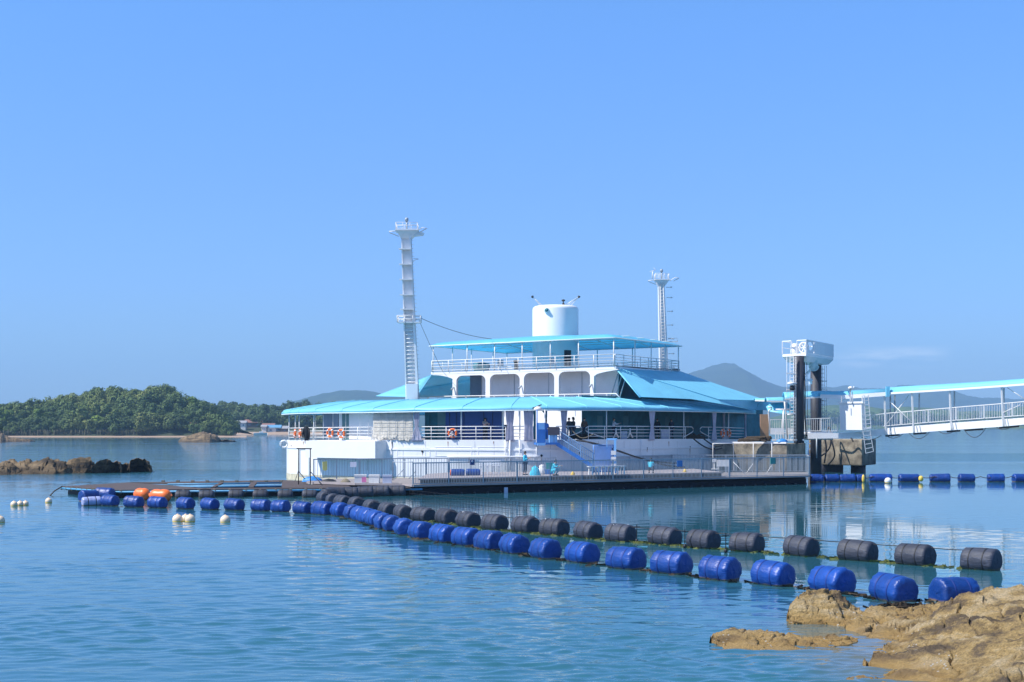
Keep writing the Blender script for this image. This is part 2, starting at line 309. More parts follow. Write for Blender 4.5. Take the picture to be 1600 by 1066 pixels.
    ba = n.new('ShaderNodeMath'); ba.operation = 'MULTIPLY_ADD'; l.new(f.outputs[0], ba.inputs[0]); ba.inputs[1].default_value = .4; l.new(x.outputs[0], ba.inputs[2]); bb = n.new('ShaderNodeMath'); bb.operation = 'MULTIPLY_ADD'; l.new(ck.outputs[0], bb.inputs[0]); bb.inputs[1].default_value = .12; l.new(ba.outputs[0], bb.inputs[2]); ba = bb
    bp = n.new('ShaderNodeBump'); bp.inputs['Distance'].default_value = .34/scale; l.new(ba.outputs[0], bp.inputs['Height']); l.new(bp.outputs[0], b.inputs['Normal']); return m
M['rock'] = rock_mat('tan_shore_rock', (.18,.125,.07), (.52,.35,.13), (.64,.49,.28))
M['rock_far'] = rock_mat('brown_reef_rock', (.07,.05,.03), (.2,.135,.065), (.32,.23,.13), .6, 1.0, False)
def foliage(name, c1, c2, c3, sc=.12):
    m, n, l, b = newmat(name)
    g = n.new('ShaderNodeNewGeometry'); x = n.new('ShaderNodeTexNoise'); x.inputs['Scale'].default_value = sc; x.inputs['Detail'].default_value = 5; x.inputs['Roughness'].default_value = .7; l.new(g.outputs['Position'], x.inputs[0])
    r = n.new('ShaderNodeValToRGB'); l.new(x.outputs[0], r.inputs[0]); e = r.color_ramp.elements; e[0].position = .35; e[0].color = (*c1, 1); e[1].position = .7; e[1].color = (*c3, 1); e.new(.52).color = (*c2, 1)
    oi = n.new('ShaderNodeObjectInfo'); mr = n.new('ShaderNodeMapRange'); l.new(oi.outputs['Random'], mr.inputs[0]); mr.inputs[3].default_value = .75; mr.inputs[4].default_value = 1.3
    hs = n.new('ShaderNodeHueSaturation'); l.new(mr.outputs[0], hs.inputs['Value']); l.new(r.outputs[0], hs.inputs['Color']); l.new(hs.outputs[0], b.inputs['Base Color'])
    b.inputs['Roughness'].default_value = .7; b.inputs['Specular IOR Level'].default_value = .2; return m
M['leaf'] = foliage('dark_green_foliage', (.042,.078,.024), (.088,.13,.035), (.17,.19,.05), .045)
M['leaf_light'] = foliage('yellow_green_foliage', (.08,.14,.02), (.13,.2,.03), (.2,.26,.04))
M['leaf_far'] = foliage('distant_foliage', (.03,.06,.022), (.06,.1,.03), (.11,.14,.04), .05)
M['scrub'] = foliage('grey_brown_scrub', (.06,.07,.035), (.09,.09,.05), (.12,.11,.06), .2)
M['bark'] = mat('bark', (.1,.075,.05), .9)
M['soil'] = mat('wooded_ground', (.035,.05,.022), .95, var=.4, scale=.1, dirt=(.2,.1,.05), dirt_amt=.5)
M['clay'] = mat('bare_red_earth', (.17,.1,.06), .95, var=.3, scale=.2)
M['sand'] = mat('pale_beach_sand', (.34,.24,.17), .95, var=.15, scale=.2)
M['hill'] = foliage('far_hill_woods', (.014,.032,.018), (.022,.045,.022), (.05,.07,.035), .012)
def water_mat():
    m, n, l, b = newmat('sea_water')
    g = n.new('ShaderNodeNewGeometry')
    def tex(sc, det, stretch, dist=0, rough=.55):
        mp = n.new('ShaderNodeMapping'); mp.inputs['Scale'].default_value = stretch; l.new(g.outputs['Position'], mp.inputs[0])
        x = n.new('ShaderNodeTexNoise'); x.inputs['Scale'].default_value = sc; x.inputs['Detail'].default_value = det; x.inputs['Distortion'].default_value = dist; x.inputs['Roughness'].default_value = rough; l.new(mp.outputs[0], x.inputs[0]); return x.outputs[0]
    def ma(op, a, b_=None, c=None, clamp=False):
        k = n.new('ShaderNodeMath'); k.operation = op; k.use_clamp = clamp
        for i, v in enumerate((a, b_, c)):
            if v is None: continue
            if isinstance(v, (int, float)): k.inputs[i].default_value = v
            else: l.new(v, k.inputs[i])
        return k.outputs[0]
    def mr(v, a, b_, c, d):
        k = n.new('ShaderNodeMapRange'); l.new(v, k.inputs[0]); k.inputs[1].default_value = a; k.inputs[2].default_value = b_; k.inputs[3].default_value = c; k.inputs[4].default_value = d; return k.outputs[0]
    sx = n.new('ShaderNodeSeparateXYZ'); l.new(g.outputs['Position'], sx.inputs[0])
    big = tex(.03, 3, (.35, 1.6, 1), .6)
    # calmer inside the float lines: signed distance from the line of blue floats
    rough_zone = mr(big, .42, .6, .5, 1.35)
    w1 = tex(.45, 3, (.55, 1.5, 1), .4); w2 = tex(1.7, 4, (.5, 1.3, 1), .5, .6); w3 = tex(6, 3, (.6, 1.2, 1), .3)
    h = ma('ADD', ma('ADD', ma('MULTIPLY', w1, mr(sx.outputs[1], 100, 210, .006, .09)), ma('MULTIPLY', w2, mr(sx.outputs[1], 60, 180, .004, .03))), ma('MULTIPLY', w3, mr(sx.outputs[1], 28, 60, .0045, .001)))
    # lee behind the floats: right of the chain and nearer than the dock the water is smooth
    lee = mr(ma('ADD', sx.outputs[1], ma('MULTIPLY', sx.outputs[0], 4.6)), 62, 92, 0, 1)
    lee = ma('MULTIPLY', lee, mr(sx.outputs[1], 128, 150, 1, 0)); lee = ma('MULTIPLY', lee, mr(sx.outputs[1], 36, 46, 0, 1), clamp=True)
    def band(lo, hi, soft):
        yy = ma('ADD', sx.outputs[1], ma('MULTIPLY', tex(.02, 3, (.4, 1, 1)), 26)); return ma('MULTIPLY', mr(yy, lo, lo+soft, 0, 1), mr(yy, hi-soft, hi, 1, 0), clamp=True)
    bands = ma('ADD', ma('MULTIPLY', band(200, 262, 6), mr(sx.outputs[0], 20, 40, 0, 1)), ma('MULTIPLY', band(136, 168, 5), mr(sx.outputs[0], -30, -18, 1, 0)), clamp=True)
    rough_zone = ma('ADD', rough_zone, ma('MULTIPLY', bands, 2.2))
    st = ma('MULTIPLY', rough_zone, ma('SUBTRACT', 1, ma('MULTIPLY', lee, .8)))
    bp = n.new('ShaderNodeBump'); l.new(ma('MULTIPLY', h, st), bp.inputs['Height']); bp.inputs['Distance'].default_value = 1.0; bp.inputs['Strength'].default_value = 1
    l.new(bp.outputs[0], b.inputs['Normal'])
    b.inputs['Roughness'].default_value = .04; b.inputs['IOR'].default_value = 1.33
    mx = n.new('ShaderNodeMix'); mx.data_type = 'RGBA'; l.new(big, mx.inputs[0]); mx.inputs[6].default_value = (.014,.085,.125,1); mx.inputs[7].default_value = (.03,.13,.17,1)
    # sunken brown rock in the shallows round the shore rocks
    cx = ma('SUBTRACT', sx.outputs[0], 9.3); cy = ma('SUBTRACT', sx.outputs[1], 31)
    dd = ma('SQRT', ma('ADD', ma('MULTIPLY', cx, cx), ma('MULTIPLY', ma('MULTIPLY', cy, cy), .22)))
    sh = ma('SUBTRACT', mr(dd, 1.2, 6.0, 1, 0), ma('MULTIPLY', tex(.5, 4, (1, 1, 1)), .55), clamp=True)
    m2 = n.new('ShaderNodeMix'); m2.data_type = 'RGBA'; l.new(sh, m2.inputs[0]); l.new(mx.outputs[2], m2.inputs[6]); m2.inputs[7].default_value = (.17,.13,.07,1)
    l.new(m2.outputs[2], b.inputs['Base Color'])
    return m
M['water'] = water_mat()

# ------------------------------------------------------------------ water
import numpy as np
def water_mesh():
    rs = np.random.RandomState(11)
    ys = [-60, 0, 14, 19, 22]; y = 24.
    while y < 160: ys.append(y); y *= 1.0021
    while y < 6400: ys.append(y); y *= 1.05
    ys = np.array(ys+[6400.]); us = np.concatenate([np.linspace(-.45, .45, 1000)]); nu = len(us)+2
    Y = np.repeat(ys[:,None], nu, 1); X = np.empty_like(Y); yy = np.maximum(ys, 22)[:,None]
    X[:,1:-1] = us[None,:]*yy; X[:,0] = -3000; X[:,-1] = 3000
    Z = np.zeros_like(X); xs_, y_ = X[:,1:-1], Y[:,1:-1]; px = 800+xs_/np.maximum(y_, 1)*F
    # float line: calmer water between it and the dock
    fl = np.array([(0,86),(172,86),(438,81),(551,75),(600,68),(693,60),(804,55),(910,51),(1049,47.5),(1208,44),(1396,40),(1700,38)], float)
    dl = np.interp(px, fl[:,0], fl[:,1])
    lee = np.clip((y_-dl)/3, 0, 1)*np.clip((px-480)/60, 0, 1)*np.clip((135-y_)/12, 0, 1)
    patch = np.zeros_like(xs_)
    for k in range(9):
        L = rs.uniform(14, 50); t = rs.uniform(-.5, .5)+math.pi/2; patch += np.sin((xs_*math.cos(t)*.5+y_*math.sin(t))*2*math.pi/L+rs.uniform(0, 6.3)+1.2*np.sin(xs_*2*math.pi/rs.uniform(20, 60)))
    patch = .9+.22*patch
    gain = np.clip(patch, .35, 1.6)*(1-.8*lee)*np.clip((160-y_)/40, 0, 1)*np.clip((.445-np.abs(xs_/np.maximum(y_, 1)))/.02, 0, 1)*np.clip((y_-22)/3, 0, 1)
    z = np.zeros_like(xs_); n = 120
    for k in range(n):
        L = .19*(1.9/.19)**((k+.5)/n); t = math.pi/2+rs.normal()*.7; am = .0112*L/(2*math.pi)*(1.5 if L < .55 else .55)
        fade = np.clip((L*abs(math.sin(t))+.12*L)/(.0021*4*np.maximum(y_, 1))-.8, 0, 1)
        ph = (xs_*math.cos(t)+y_*math.sin(t))*2*math.pi/L+rs.uniform(0, 6.3)+1.1*np.sin(xs_*2*math.pi/(L*rs.uniform(5, 9))+rs.uniform(0, 6))
        z += am*fade*np.sin(ph)
    z += .9*np.maximum(z, 0)**1.0*.3
    Z[:,1:-1] = z*gain*1.15
    nr = len(ys); co_ = np.stack([X, Y, Z], -1).reshape(-1, 3); i = np.arange(nr-1)[:,None]*nu+np.arange(nu-1)[None,:]
    q = np.stack([i, i+1, i+nu+1, i+nu], -1).reshape(-1, 4); me = bpy.data.meshes.new('water')
    me.vertices.add(len(co_)); me.vertices.foreach_set('co', co_.astype(np.float32).ravel()); me.loops.add(q.size); me.loops.foreach_set('vertex_index', q.astype(np.int32).ravel())
    me.polygons.add(len(q)); me.polygons.foreach_set('loop_start', np.arange(0, q.size, 4, dtype=np.int32)); me.polygons.foreach_set('use_smooth', np.ones(len(q), bool)); me.update(); me.materials.append(M['water'])
    o = bpy.data.objects.new('water', me); COL.objects.link(o); return o
tag(water_mesh(), 'calm blue bay water', None, None, 'structure')

# ------------------------------------------------------------------ hills and land
def hill(name, D0, depth, prof, m, lab, nx=300, ny=26, amp=.06, base_py=None, seed=0, back=True):
    rows = []; x0, x1 = prof[0][0], prof[-1][0]; Dr = D0+depth
    for j in range(ny+9):
        t = j/ny if j <= ny else 1+(j-ny)/9
        row = []
        for i in range(nx+1):
            px = lerp(x0, x1, i/nx); D = D0+depth*t; zr = H+(HY-pl(px, prof))/F*Dr
            X = (px-800)/F*Dr
            zz = zr*(math.sin(min(t, 1)*math.pi/2)**.9 if t <= 1 else math.cos((t-1)*math.pi/2))
            k = noise.fractal(Vector((X*.012*900/D0+seed, D*.012*900/D0, seed)), 1, 2, 4)*amp*zr*min(1, t*3)
            if D0 > 3000: k += noise.fractal(Vector((X*.03+seed, D*.02, seed)), .7, 2, 3)*3.2*min(1, t*3)
            row.append((X, D+k*2, zz+k if zz > 0 else zz))
        rows.append(row)
    o = MB(); o.grid(rows); ob = o.build(name, m); return tag(ob, lab, None, None, 'structure')
hill('hill', 3300, 700, [(380,664),(440,640),(470,627),(500,619),(530,613),(552,610.5),(575,612),(600,617),(650,620),(720,630),(800,650),(850,664)], M['hill'], 'hazy wooded hill low behind the white ship', seed=3)
hill('hill', 4300, 900, [(940,664),(990,640),(1030,600),(1060,583),(1070,583.5),(1090,578),(1109,572.5),(1122,568.5),(1132,566.5),(1138,567),(1145,571.5),(1153,577),(1170,588),(1193,599),(1214,606),(1232,605),(1290,610),(1320,620),(1380,640),(1420,664)], M['hill'], 'blue hazy mountain with a rounded peak', seed=8)
hill('hill', 4800, 700, [(1150,664),(1190,620),(1215,606),(1245,604),(1300,607),(1322,604),(1345,609),(1380,609),(1408,603.5),(1445,603.5),(1470,609),(1490,617),(1520,622),(1548,621),(1575,625),(1600,623),(1660,618),(1760,640),(1800,664)], M['hill'], 'long blue ridge behind the covered gangway', seed=5)
# right shore wood, village shore and left island
hill('hill', 2100, 160, [(1150,664),(1240,646),(1290,637),(1350,637),(1380,642),(1395,637),(1440,637),(1500,642),(1560,640),(1620,634),(1700,636),(1800,660)], M['leaf_far'], 'low wooded shore seen under the gangway roof', nx=260, ny=20, amp=.28, seed=12)
hill('hill', 742, 120, [(300,662),(320,649),(345,645),(370,649),(400,651),(430,653),(460,650),(500,652),(560,656),(620,666)], M['soil'], 'low wooded land behind the village', nx=120, amp=.05, seed=2)
isl_prof = [(-70,650),(-20,647),(0,646),(40,646),(70,642),(100,632),(130,626),(170,623),(200,622),(235,619),(262,623),(290,634),(320,645),(345,655),(362,666),(372,672)]
hill('island', 584, 42, isl_prof, M['soil'], 'wooded island across the bay', nx=160, ny=30, amp=.03, seed=9)
mb = MB(); rows = []
for i in range(60):
    px = lerp(-80, 385, i/59); w = .35*math.sin(i*.7)
    rows.append([at(px, 576+w*3, z=-.15), at(px, 580+w, z=.22), at(px, 585, z=.42), at(px, 592, z=.5)])
mb.grid(rows); tag(mb.build('beach', M['sand']), 'thin strip of pale sand below the island wood', None, None, 'structure')
mb = MB(); rows = []
for i in range(40):
    px = lerp(355, 640, i/39)
    rows.append([at(px, 735, z=-.2), at(px, 740, z=.7), at(px, 748, z=1.2)])
mb.grid(rows); tag(mb.build('sea_wall_shore', M['sand']), 'pale waterfront strip below the village', None, None, 'structure')

# leaf-clump trees
def crown_geo(rad, hgt, nl, seed, leaf):
    rnd = random.Random(seed); v = []; f = []
    lobes = [(Vector((0,0,hgt*.55)), rad*.7)]
    for k in range(9):
        a = rnd.uniform(0, 6.28); q = rnd.uniform(.25, .75)*rad
        lobes.append((Vector((math.cos(a)*q, math.sin(a)*q, hgt*rnd.uniform(.3, .85))), rad*rnd.uniform(.3, .5)))
    for i in range(nl):
        c, r = lobes[rnd.randrange(len(lobes))]
        d = Vector((rnd.gauss(0,1), rnd.gauss(0,1), rnd.gauss(.25,1))).normalized()
        p = c+d*r*rnd.uniform(.72, 1.1)
        n_ = (d+Vector((rnd.uniform(-.5,.5), rnd.uniform(-.5,.5), rnd.uniform(-.3,.6)))).normalized()
        a = n_.orthogonal().normalized(); b = n_.cross(a); s_ = leaf*rnd.uniform(.6, 1.4); t = rnd.uniform(0, 6.28)
        u = a*math.cos(t)+b*math.sin(t); w = n_.cross(u); o = len(v)
        v += [p-u*s_-w*s_*.6, p+u*s_-w*s_*.5, p+u*s_*.7+w*s_*.6, p-u*s_*.6+w*s_*.7]; f.append((o, o+1, o+2, o+3))
    return v, f
PROT = [crown_geo(3.4+.3*k, 6.2+.5*(k % 3), 1500, 40+k, .3) for k in range(6)]
def zland(px, D, D0, depth, prof):
    t = (D-D0)/depth; zr = H+(HY-pl(px, prof))/F*(D0+depth)
    return zr*(math.sin(max(0, min(t, 1))*math.pi/2)**.9)
rnd = random.Random(5)
def wood(name, spots, m, lab):
    mb = MB()
    for (x, y, z, sc, k) in spots:
        v, f = PROT[k]; a = rnd.uniform(0, 6.28); c, s_ = math.cos(a)*sc, math.sin(a)*sc
        mb.add([(x+p.x*c-p.y*s_, y+p.x*s_+p.y*c, z+p.z*sc) for p in v], f)
        mb.tube([(x, y, z-1), (x, y, z+3*sc)], [.3*sc, .15*sc], 5, False)
    return tag(mb.build(name, m), lab, 'woods', None, 'stuff')
spots = []; front = []
for row, D in enumerate((589, 592, 595.5, 599, 603, 607, 611, 615.5, 620, 625)):
    px = -55+row*4
    while px < 366:
        sc = min(1.15, rnd.lognormvariate(-.42, .26))
        if px > 345: sc *= .8
        D_ = D+rnd.uniform(-2, 2); z = zland(px, D_, 584, 42, isl_prof)-1.1-rnd.uniform(0, 1.3)*sc
        bare = (262 < px < 318 and row in (1, 2) and rnd.random() < .6)
        p = at(px, D_, z=z)
        if not bare:
            (front if row == 0 and px > 5 else spots).append((p.x, p.y, z, sc, rnd.randrange(6)))
        px += rnd.uniform(12, 19)*sc
wood('woods', spots, M['leaf'], 'dark green mixed wood covering the island hill')
TREEM = []
for k in range(6):
    me = bpy.data.meshes.new('crown'); me.from_pydata(PROT[k][0], [], PROT[k][1]); me.materials.append(M['leaf']); me2 = me.copy(); me2.materials[0] = M['leaf_light']
    t = MB(); t.tube([(0,0,-1.2),(.1,0,1.5),(0,.1,3.6)], [.32,.25,.12], 6, False)
    for a in (0, 2.1, 4.2): t.tube([(0,0,1.8),(math.cos(a)*1.4, math.sin(a)*1.4, 4.0)], [.15,.06], 5, False)
    tm = bpy.data.meshes.new('trunk'); tm.from_pydata(t.v, [], t.f); tm.materials.append(M['bark']); TREEM.append((me, me2, tm))
def tree(p, sc, k, light, lab, group=None):
    r = empty('broadleaf_tree', p, lab, 'tree', group); r.rotation_euler.z = rnd.uniform(0, 6.28); r.scale = (sc, sc, sc)
    for nm, me in (('crown', TREEM[k][1 if light else 0]), ('trunk', TREEM[k][2])):
        o = bpy.data.objects.new(nm, me); COL.objects.link(o); o.parent = r
CARD = 'first second third fourth fifth sixth seventh eighth ninth tenth eleventh twelfth thirteenth fourteenth fifteenth sixteenth seventeenth eighteenth nineteenth twentieth'.split()
def ordw(i):
    if i < 20: return CARD[i]
    return ('twenty-', 'thirty-', 'forty-', 'fifty-', 'sixty-', 'seventy-')[(i+1)//10-2]+CARD[(i+1) % 10-1] if (i+1) % 10 else ('thirtieth', 'fortieth', 'fiftieth', 'sixtieth', 'seventieth')[(i+1)//10-3]
for i, (x, y, z, sc, k) in enumerate(sorted(front, key=lambda q: q[0]/q[1])):
    tree((x, y, z), sc, k, False, 'dark green tree at the foot of the island wood, %s from the left' % ordw(i), 'trees along the foot of the island wood')
for px, py, sc, lab in ((137,650,1.0,'bright yellow-green tree, largest of the pale ones, in the middle of the island slope'),
                        (153,662,.85,'pale green tree just below and right of the bright yellow-green one'),
                        (8,655,1.0,'yellow-green tree at the left edge of the photo on the island'),
                        (62,648,.8,'small light green tree high on the left part of the island slope'),
                        (236,652,.75,'olive green tree right of the middle of the island, left of the bare earth'),
                        (300,630,.8,'yellow-green tree on the right shoulder of the island skyline')):
    D = pl(py, [(630,612),(650,596),(665,588)]); z = H+(HY-py-12)/F*D
    tree(at(px, D, z=z), sc, 2, True, lab)
mb = MB()
for i in range(7):
    px = 264+i*6; p = at(px, 591+rnd.uniform(0, 2), 663-3*math.sin(i)); 
    mb.add([p+Vector((-1.6,0,-1.6)), p+Vector((1.7,.3,-1.8)), p+Vector((1.2,2.4,1.1)), p+Vector((-1.1,2.2,1.3))], [(0,1,2,3)])
tag(mb.build('bare_earth', M['clay']), 'patches of bare red earth on the island slope', None, None, 'structure')
mb = MB()
for i in range(2600):
    p = at(rnd.uniform(-60, 235), rnd.uniform(585, 590), z=.3); h = rnd.uniform(1.2, 2.8); a = rnd.uniform(0, 3.1)
    d = Vector((math.cos(a)*.35, math.sin(a)*.35, 0)); mb.add([p-d, p+d, p+d*.6+Vector((0,0,h)), p-d*.7+Vector((.2,0,h*.9))], [(0,1,2,3)])
tag(mb.build('reeds', M['scrub']), 'grey-green scrub and reeds behind the beach', 'scrub', None, 'stuff')
spots = []
vprof = [(300,662),(320,649),(345,645),(370,649),(400,651),(430,653),(460,650),(500,652),(560,656),(620,666)]
for row, D in enumerate((765, 785, 805, 830, 855)):
    px = 318
    while px < 560:
        z = zland(px, D, 742, 120, vprof)-.5; p = at(px, D+rnd.uniform(-4, 4), z=z); sc = rnd.uniform(.8, 1.35)
        if not (row == 0 and (372 < px < 388)): spots.append((p.x, p.y, z, sc, rnd.randrange(6)))
        px += rnd.uniform(12, 20)
wood('woods', spots, M['leaf_far'], 'green wood on the low land behind the village')
spots = []
for i in range(110):
    px = rnd.uniform(1255, 1700); D = rnd.uniform(2105, 2150); z = rnd.uniform(-1, 4); p = at(px, D, z=z); spots.append((p.x, p.y, z, rnd.uniform(1.8, 3), rnd.randrange(6)))
wood('woods', spots, M['leaf_far'], 'distant green wood along the right-hand shore')
# village houses
M['house_white'] = mat('house_white_wall', (.7,.68,.64), .8); M['roof_red'] = mat('red_tiles', (.24,.12,.1), .8); M['roof_grey'] = mat('grey_tiles', (.3,.3,.32), .8); M['roof_blue'] = mat('blue_sheet_roof', (.12,.3,.48), .5)
M['wall_dark'] = mat('dark_timber_wall', (.14,.11,.1), .8)  # dark brown timber, the wall's own colour
def house(px, py, D, w, h, dp, wm, rm, lab, rz=0):
    w, h, dp = w*.68, h*.75, dp*.7
    z = H-(py-HY)/F*D; p = at(px, D, z=0); r = empty('house', (p.x, p.y, z), lab, 'house'); r.rotation_euler.z = rz
    a = MB(); a.box((0,0,h/2-1), (w,dp,h+2)); a.build('wall', wm, r, local=True)
    b = MB(); e = .5; b.add([(-w/2-e,-dp/2-e,h),(w/2+e,-dp/2-e,h),(w/2+e,dp/2+e,h),(-w/2-e,dp/2+e,h),(-w/2-e,0,h+dp*.32),(w/2+e,0,h+dp*.32)], [(0,1,5,4),(2,3,4,5),(0,4,3),(1,2,5),(0,3,2,1)]); b.build('roof', rm, r, local=True)
    for k in (-.25, .25):
        c = MB(); c.box((w*k,-dp/2-.03,h*.5), (w*.16,.08,h*.32)); c.build('window', M['glass'], r, local=True)
house(378, 668, 758, 6, 3, 5, M['house_white'], M['roof_grey'], 'white house with grey roof beside the end of the island')
house(397, 667.5, 768, 12, 3, 7, M['wall_dark'], M['roof_red'], 'long low house with red roof in the village')
house(413, 674, 748, 3.2, 3, 4, M['house_white'], M['roof_grey'], 'tiny white gabled house right of the red-roofed one')
house(420, 672, 756, 8, 2.6, 6, M['wall_dark'], M['roof_red'], 'dark brown house with dull red roof by the village shore')
house(429, 676, 750, 9, 3.2, 6, M['house_white'], M['roof_blue'], 'white waterfront house with bright blue roof')
house(441, 676, 750, 8, 2.6, 6, M['wall_dark'], M['roof_grey'], 'grey-roofed shed at the right end of the village')
mb = MB(); mb.grid([[Vector((x, y*(1-abs(x)/3.4)**.5, z)) for x in [(-3.2+i*.8) for i in range(9)]] for y, z in ((-.9,.9),(-.7,-.1),(.7,-.1),(.9,.9))]); mb.box((.3,0,1.1), (1.6,1.1,.8))
o = mb.build('motor_boat', M['white_clean'], None, at(407, 715, z=.05)); tag(o, 'small white motor boat moored off the village', 'boat')

# ------------------------------------------------------------------ rocks
def ledge(name, cols, m, lab, step=3.0, ny=26, amp=.12, seed=0, prof=1.6, back=1.0, freq=1.4, cat='rock', crag=1):
    """cols: (px, waterline row, crest row, crest distance)"""
    x0, x1 = cols[0][0], cols[-1][0]; nx = int((x1-x0)/step); rows = []
    W_ = [(c[0], c[1]) for c in cols]; T_ = [(c[0], c[2]) for c in cols]; D_ = [(c[0], c[3]) for c in cols]
    for i in range(nx+1):
        px = lerp(x0, x1, i/nx); dw = H*F/(pl(px, W_)-HY); dr = pl(px, D_); zr = H-(pl(px, T_)-HY)/F*dr
        row = []; end = min(i, nx-i)/3; endf = min(1, end)
        for j in range(-3, ny+9):
            t = j/ny
            if t <= 1: D = lerp(dw, dr, t); z = zr*(1-(1-max(t,0))**prof) if t > 0 else t*(zr*2+.6)
            else: u = (j-ny)/8; D = dr+u*(back); z = zr*(1-u*u)-u*u*.5
            P = Vector(((px-800)/F*D, D, 0)); q = Vector((P.x*freq+seed, P.y*freq, z*freq*2))
            k = noise.fractal(q, .9, 2.1, 5)*amp
            qq = q*.75+Vector((noise.noise(q*.7), noise.noise(q*.7+Vector((9,0,0))), 0))*.6; dv, pv_ = noise.voronoi(qq); blk = noise.noise(pv_[0]*3.3)*amp*.75; crk = max(0, 1-(dv[1]-dv[0])/.06)*amp*.9; k += blk-crk
            st = abs(noise.fractal(Vector((q.x*.8+q.y*.5, q.y*.25-q.x*.1, seed+q.z*.3)), 1, 2, 4))*amp*1.3*crag
            g = max(0, min(1, t*5 if t < .5 else 1))*endf
            row.append((P.x+k*.4, D+k*.5, (z+(k-st+amp*.25)*g)*1.0-(1-endf)*.4))
        rows.append(row)
    mb = MB(); mb.grid(rows); return tag(mb.build(name, m), lab, cat)
ledge('shore_rock', [(1342,1056,1053,28.6),(1352,1050,1044,29),(1370,1058,1033,30),(1385,1066,1014,31.2),(1400,1076,1001,32),(1418,1088,983,32.8),(1437,1101,969,33.4),(1465,1120,952,34.2),(1499,1142,936,35),(1528,1160,923,35.6),(1548,1172,917,35.8),(1600,1200,912,36),(1680,1240,905,36),(1780,1280,920,36)],
      M['rock'], 'large tan sloping rock filling the bottom right corner', step=1.8, ny=170, amp=.2, seed=4, prof=1.35, back=3, freq=.9, crag=1.5)
ledge('boulder', [(1229,972,962,35.9),(1235,974,944,36.2),(1248,975,933,36.4),(1268,976,925,36.6),(1286,976,922,36.6),(1303,978,926,36.8),(1324,979,937,37),(1342,979,950,37),(1352,978,966,36.6)],
      M['rock'], 'peaked tan boulder in the water in front of the blue floats', step=1.4, ny=44, amp=.13, seed=11, prof=2.6, back=1.2, freq=2.2)
ledge('shore_rock', [(1316,984,978,34.8),(1340,990,962,36),(1360,996,951,37),(1385,1003,950,37.2),(1405,1012,952,37.2),(1425,1024,948,37.6),(1450,1034,944,38),(1480,1040,943,38),(1500,1044,950,38)],
      M['rock'], 'low flat brown shelf between the peaked boulder and the large rock', step=1.6, ny=60, amp=.15, seed=21, prof=2.2, back=1.2, freq=1.8)
ledge('shore_rock', [(1105,1001,997,32.2),(1115,1006,991,32.8),(1135,1012,985,33),(1165,1015,982,33.2),(1190,1016,984,33.3),(1225,1015,990,33),(1260,1013,993,32.8),(1300,1010,993,32.8),(1330,1006,994,32.8),(1347,1001,998,32.6)],
      M['rock'], 'long flat tan rock barely above the water', step=1.6, ny=40, amp=.09, seed=31, prof=2.6, back=.8, freq=2.4)
ledge('shore_rock', [(1318,1066,1062,27.6),(1332,1068,1057,28),(1350,1068,1055,28.2),(1368,1066,1062,27.8)], M['rock'], 'small wet ochre rock tip at the bottom edge', step=1.5, ny=16, amp=.04, seed=41, prof=2.4, back=.4, freq=3)
ledge('shore_rock', [(1349,1027,1024,30.8),(1362,1028,1018,31.2),(1376,1028,1012,31.6),(1392,1030,1016,31.6)], M['rock'], 'small round ochre lobe beside the large rock', step=1.5, ny=16, amp=.03, seed=51, prof=2.4, back=.6, freq=3)
ledge('reef', [(-60,743,728,146),(-20,743,724,147),(10,742,722,147),(35,741,723,147),(60,741,720,147),(85,741,722,147),(110,740,720,147),(135,739.5,719,147),(147,739,724,146)], M['rock_far'], 'long brown reef left of the boulders, cut by the photo edge', step=.8, ny=22, amp=.42, seed=61, prof=3.2, back=3, freq=.8)
ledge('reef', [(143,739.5,726,145.5),(150,739.5,722,146),(163,739,719.5,147),(170,739,721,147),(182,738,723,147),(190,737,728,146)], M['rock_far'], 'humped brown rock in the middle of the reef', step=.7, ny=20, amp=.3, seed=65, prof=2, back=2.5, freq=1)
ledge('reef', [(184,737.5,730,148),(190,737.5,724,148.5),(197,737,723,149),(203,737,728,148)], M['rock_far'], 'small dark rock second from the right end of the reef', step=.6, ny=16, amp=.15, seed=71, prof=2, back=1.5, freq=1.2)
ledge('reef', [(200,736.5,728,148.5),(205,736,718,149),(215,736,715.5,150),(225,736,718,150),(232,735.5,726,149),(237,735,733,149)], M['rock_far'], 'tall rounded dark boulder at the right end of the reef', step=.6, ny=20, amp=.22, seed=75, prof=2.2, back=2.5, freq=1)
ledge('rock_islet', [(278,690.5,688.5,418),(290,691,682,420),(305,691,678,422),(318,691,675.5,424),(328,691,677,424),(340,690.5,682,423),(346,690,687.5,420),(358,690,688.3,420),(369,689.5,689,420)], M['rock_far'], 'tan rock islet with a low tail off the island beach', step=.7, ny=18, amp=.3, seed=81, prof=2.6, back=5, freq=.5)
ledge('rock_islet', [(-40,691,668,440),(-10,692,670,440),(2,692,676,440),(8,691.5,682,438),(20,691,686,432),(40,690.5,688.5,425),(56,690,689.4,422)], M['rock_far'], 'low rocky point cut by the left edge of the photo', step=.7, ny=18, amp=.4, seed=85, prof=2.4, back=6, freq=.4)
tree(at(-3, 446, z=2.2), .45, 1, False, 'small dark tree on the rocky point at the left edge')

M['seam'] = mat('canvas_seam', (.3,.78,.87), .5)
# ------------------------------------------------------------------ floating restaurant ship
ship = empty('floating_restaurant', at(868, 138, z=0), 'large white floating restaurant ship with turquoise canvas roofs', 'ship')
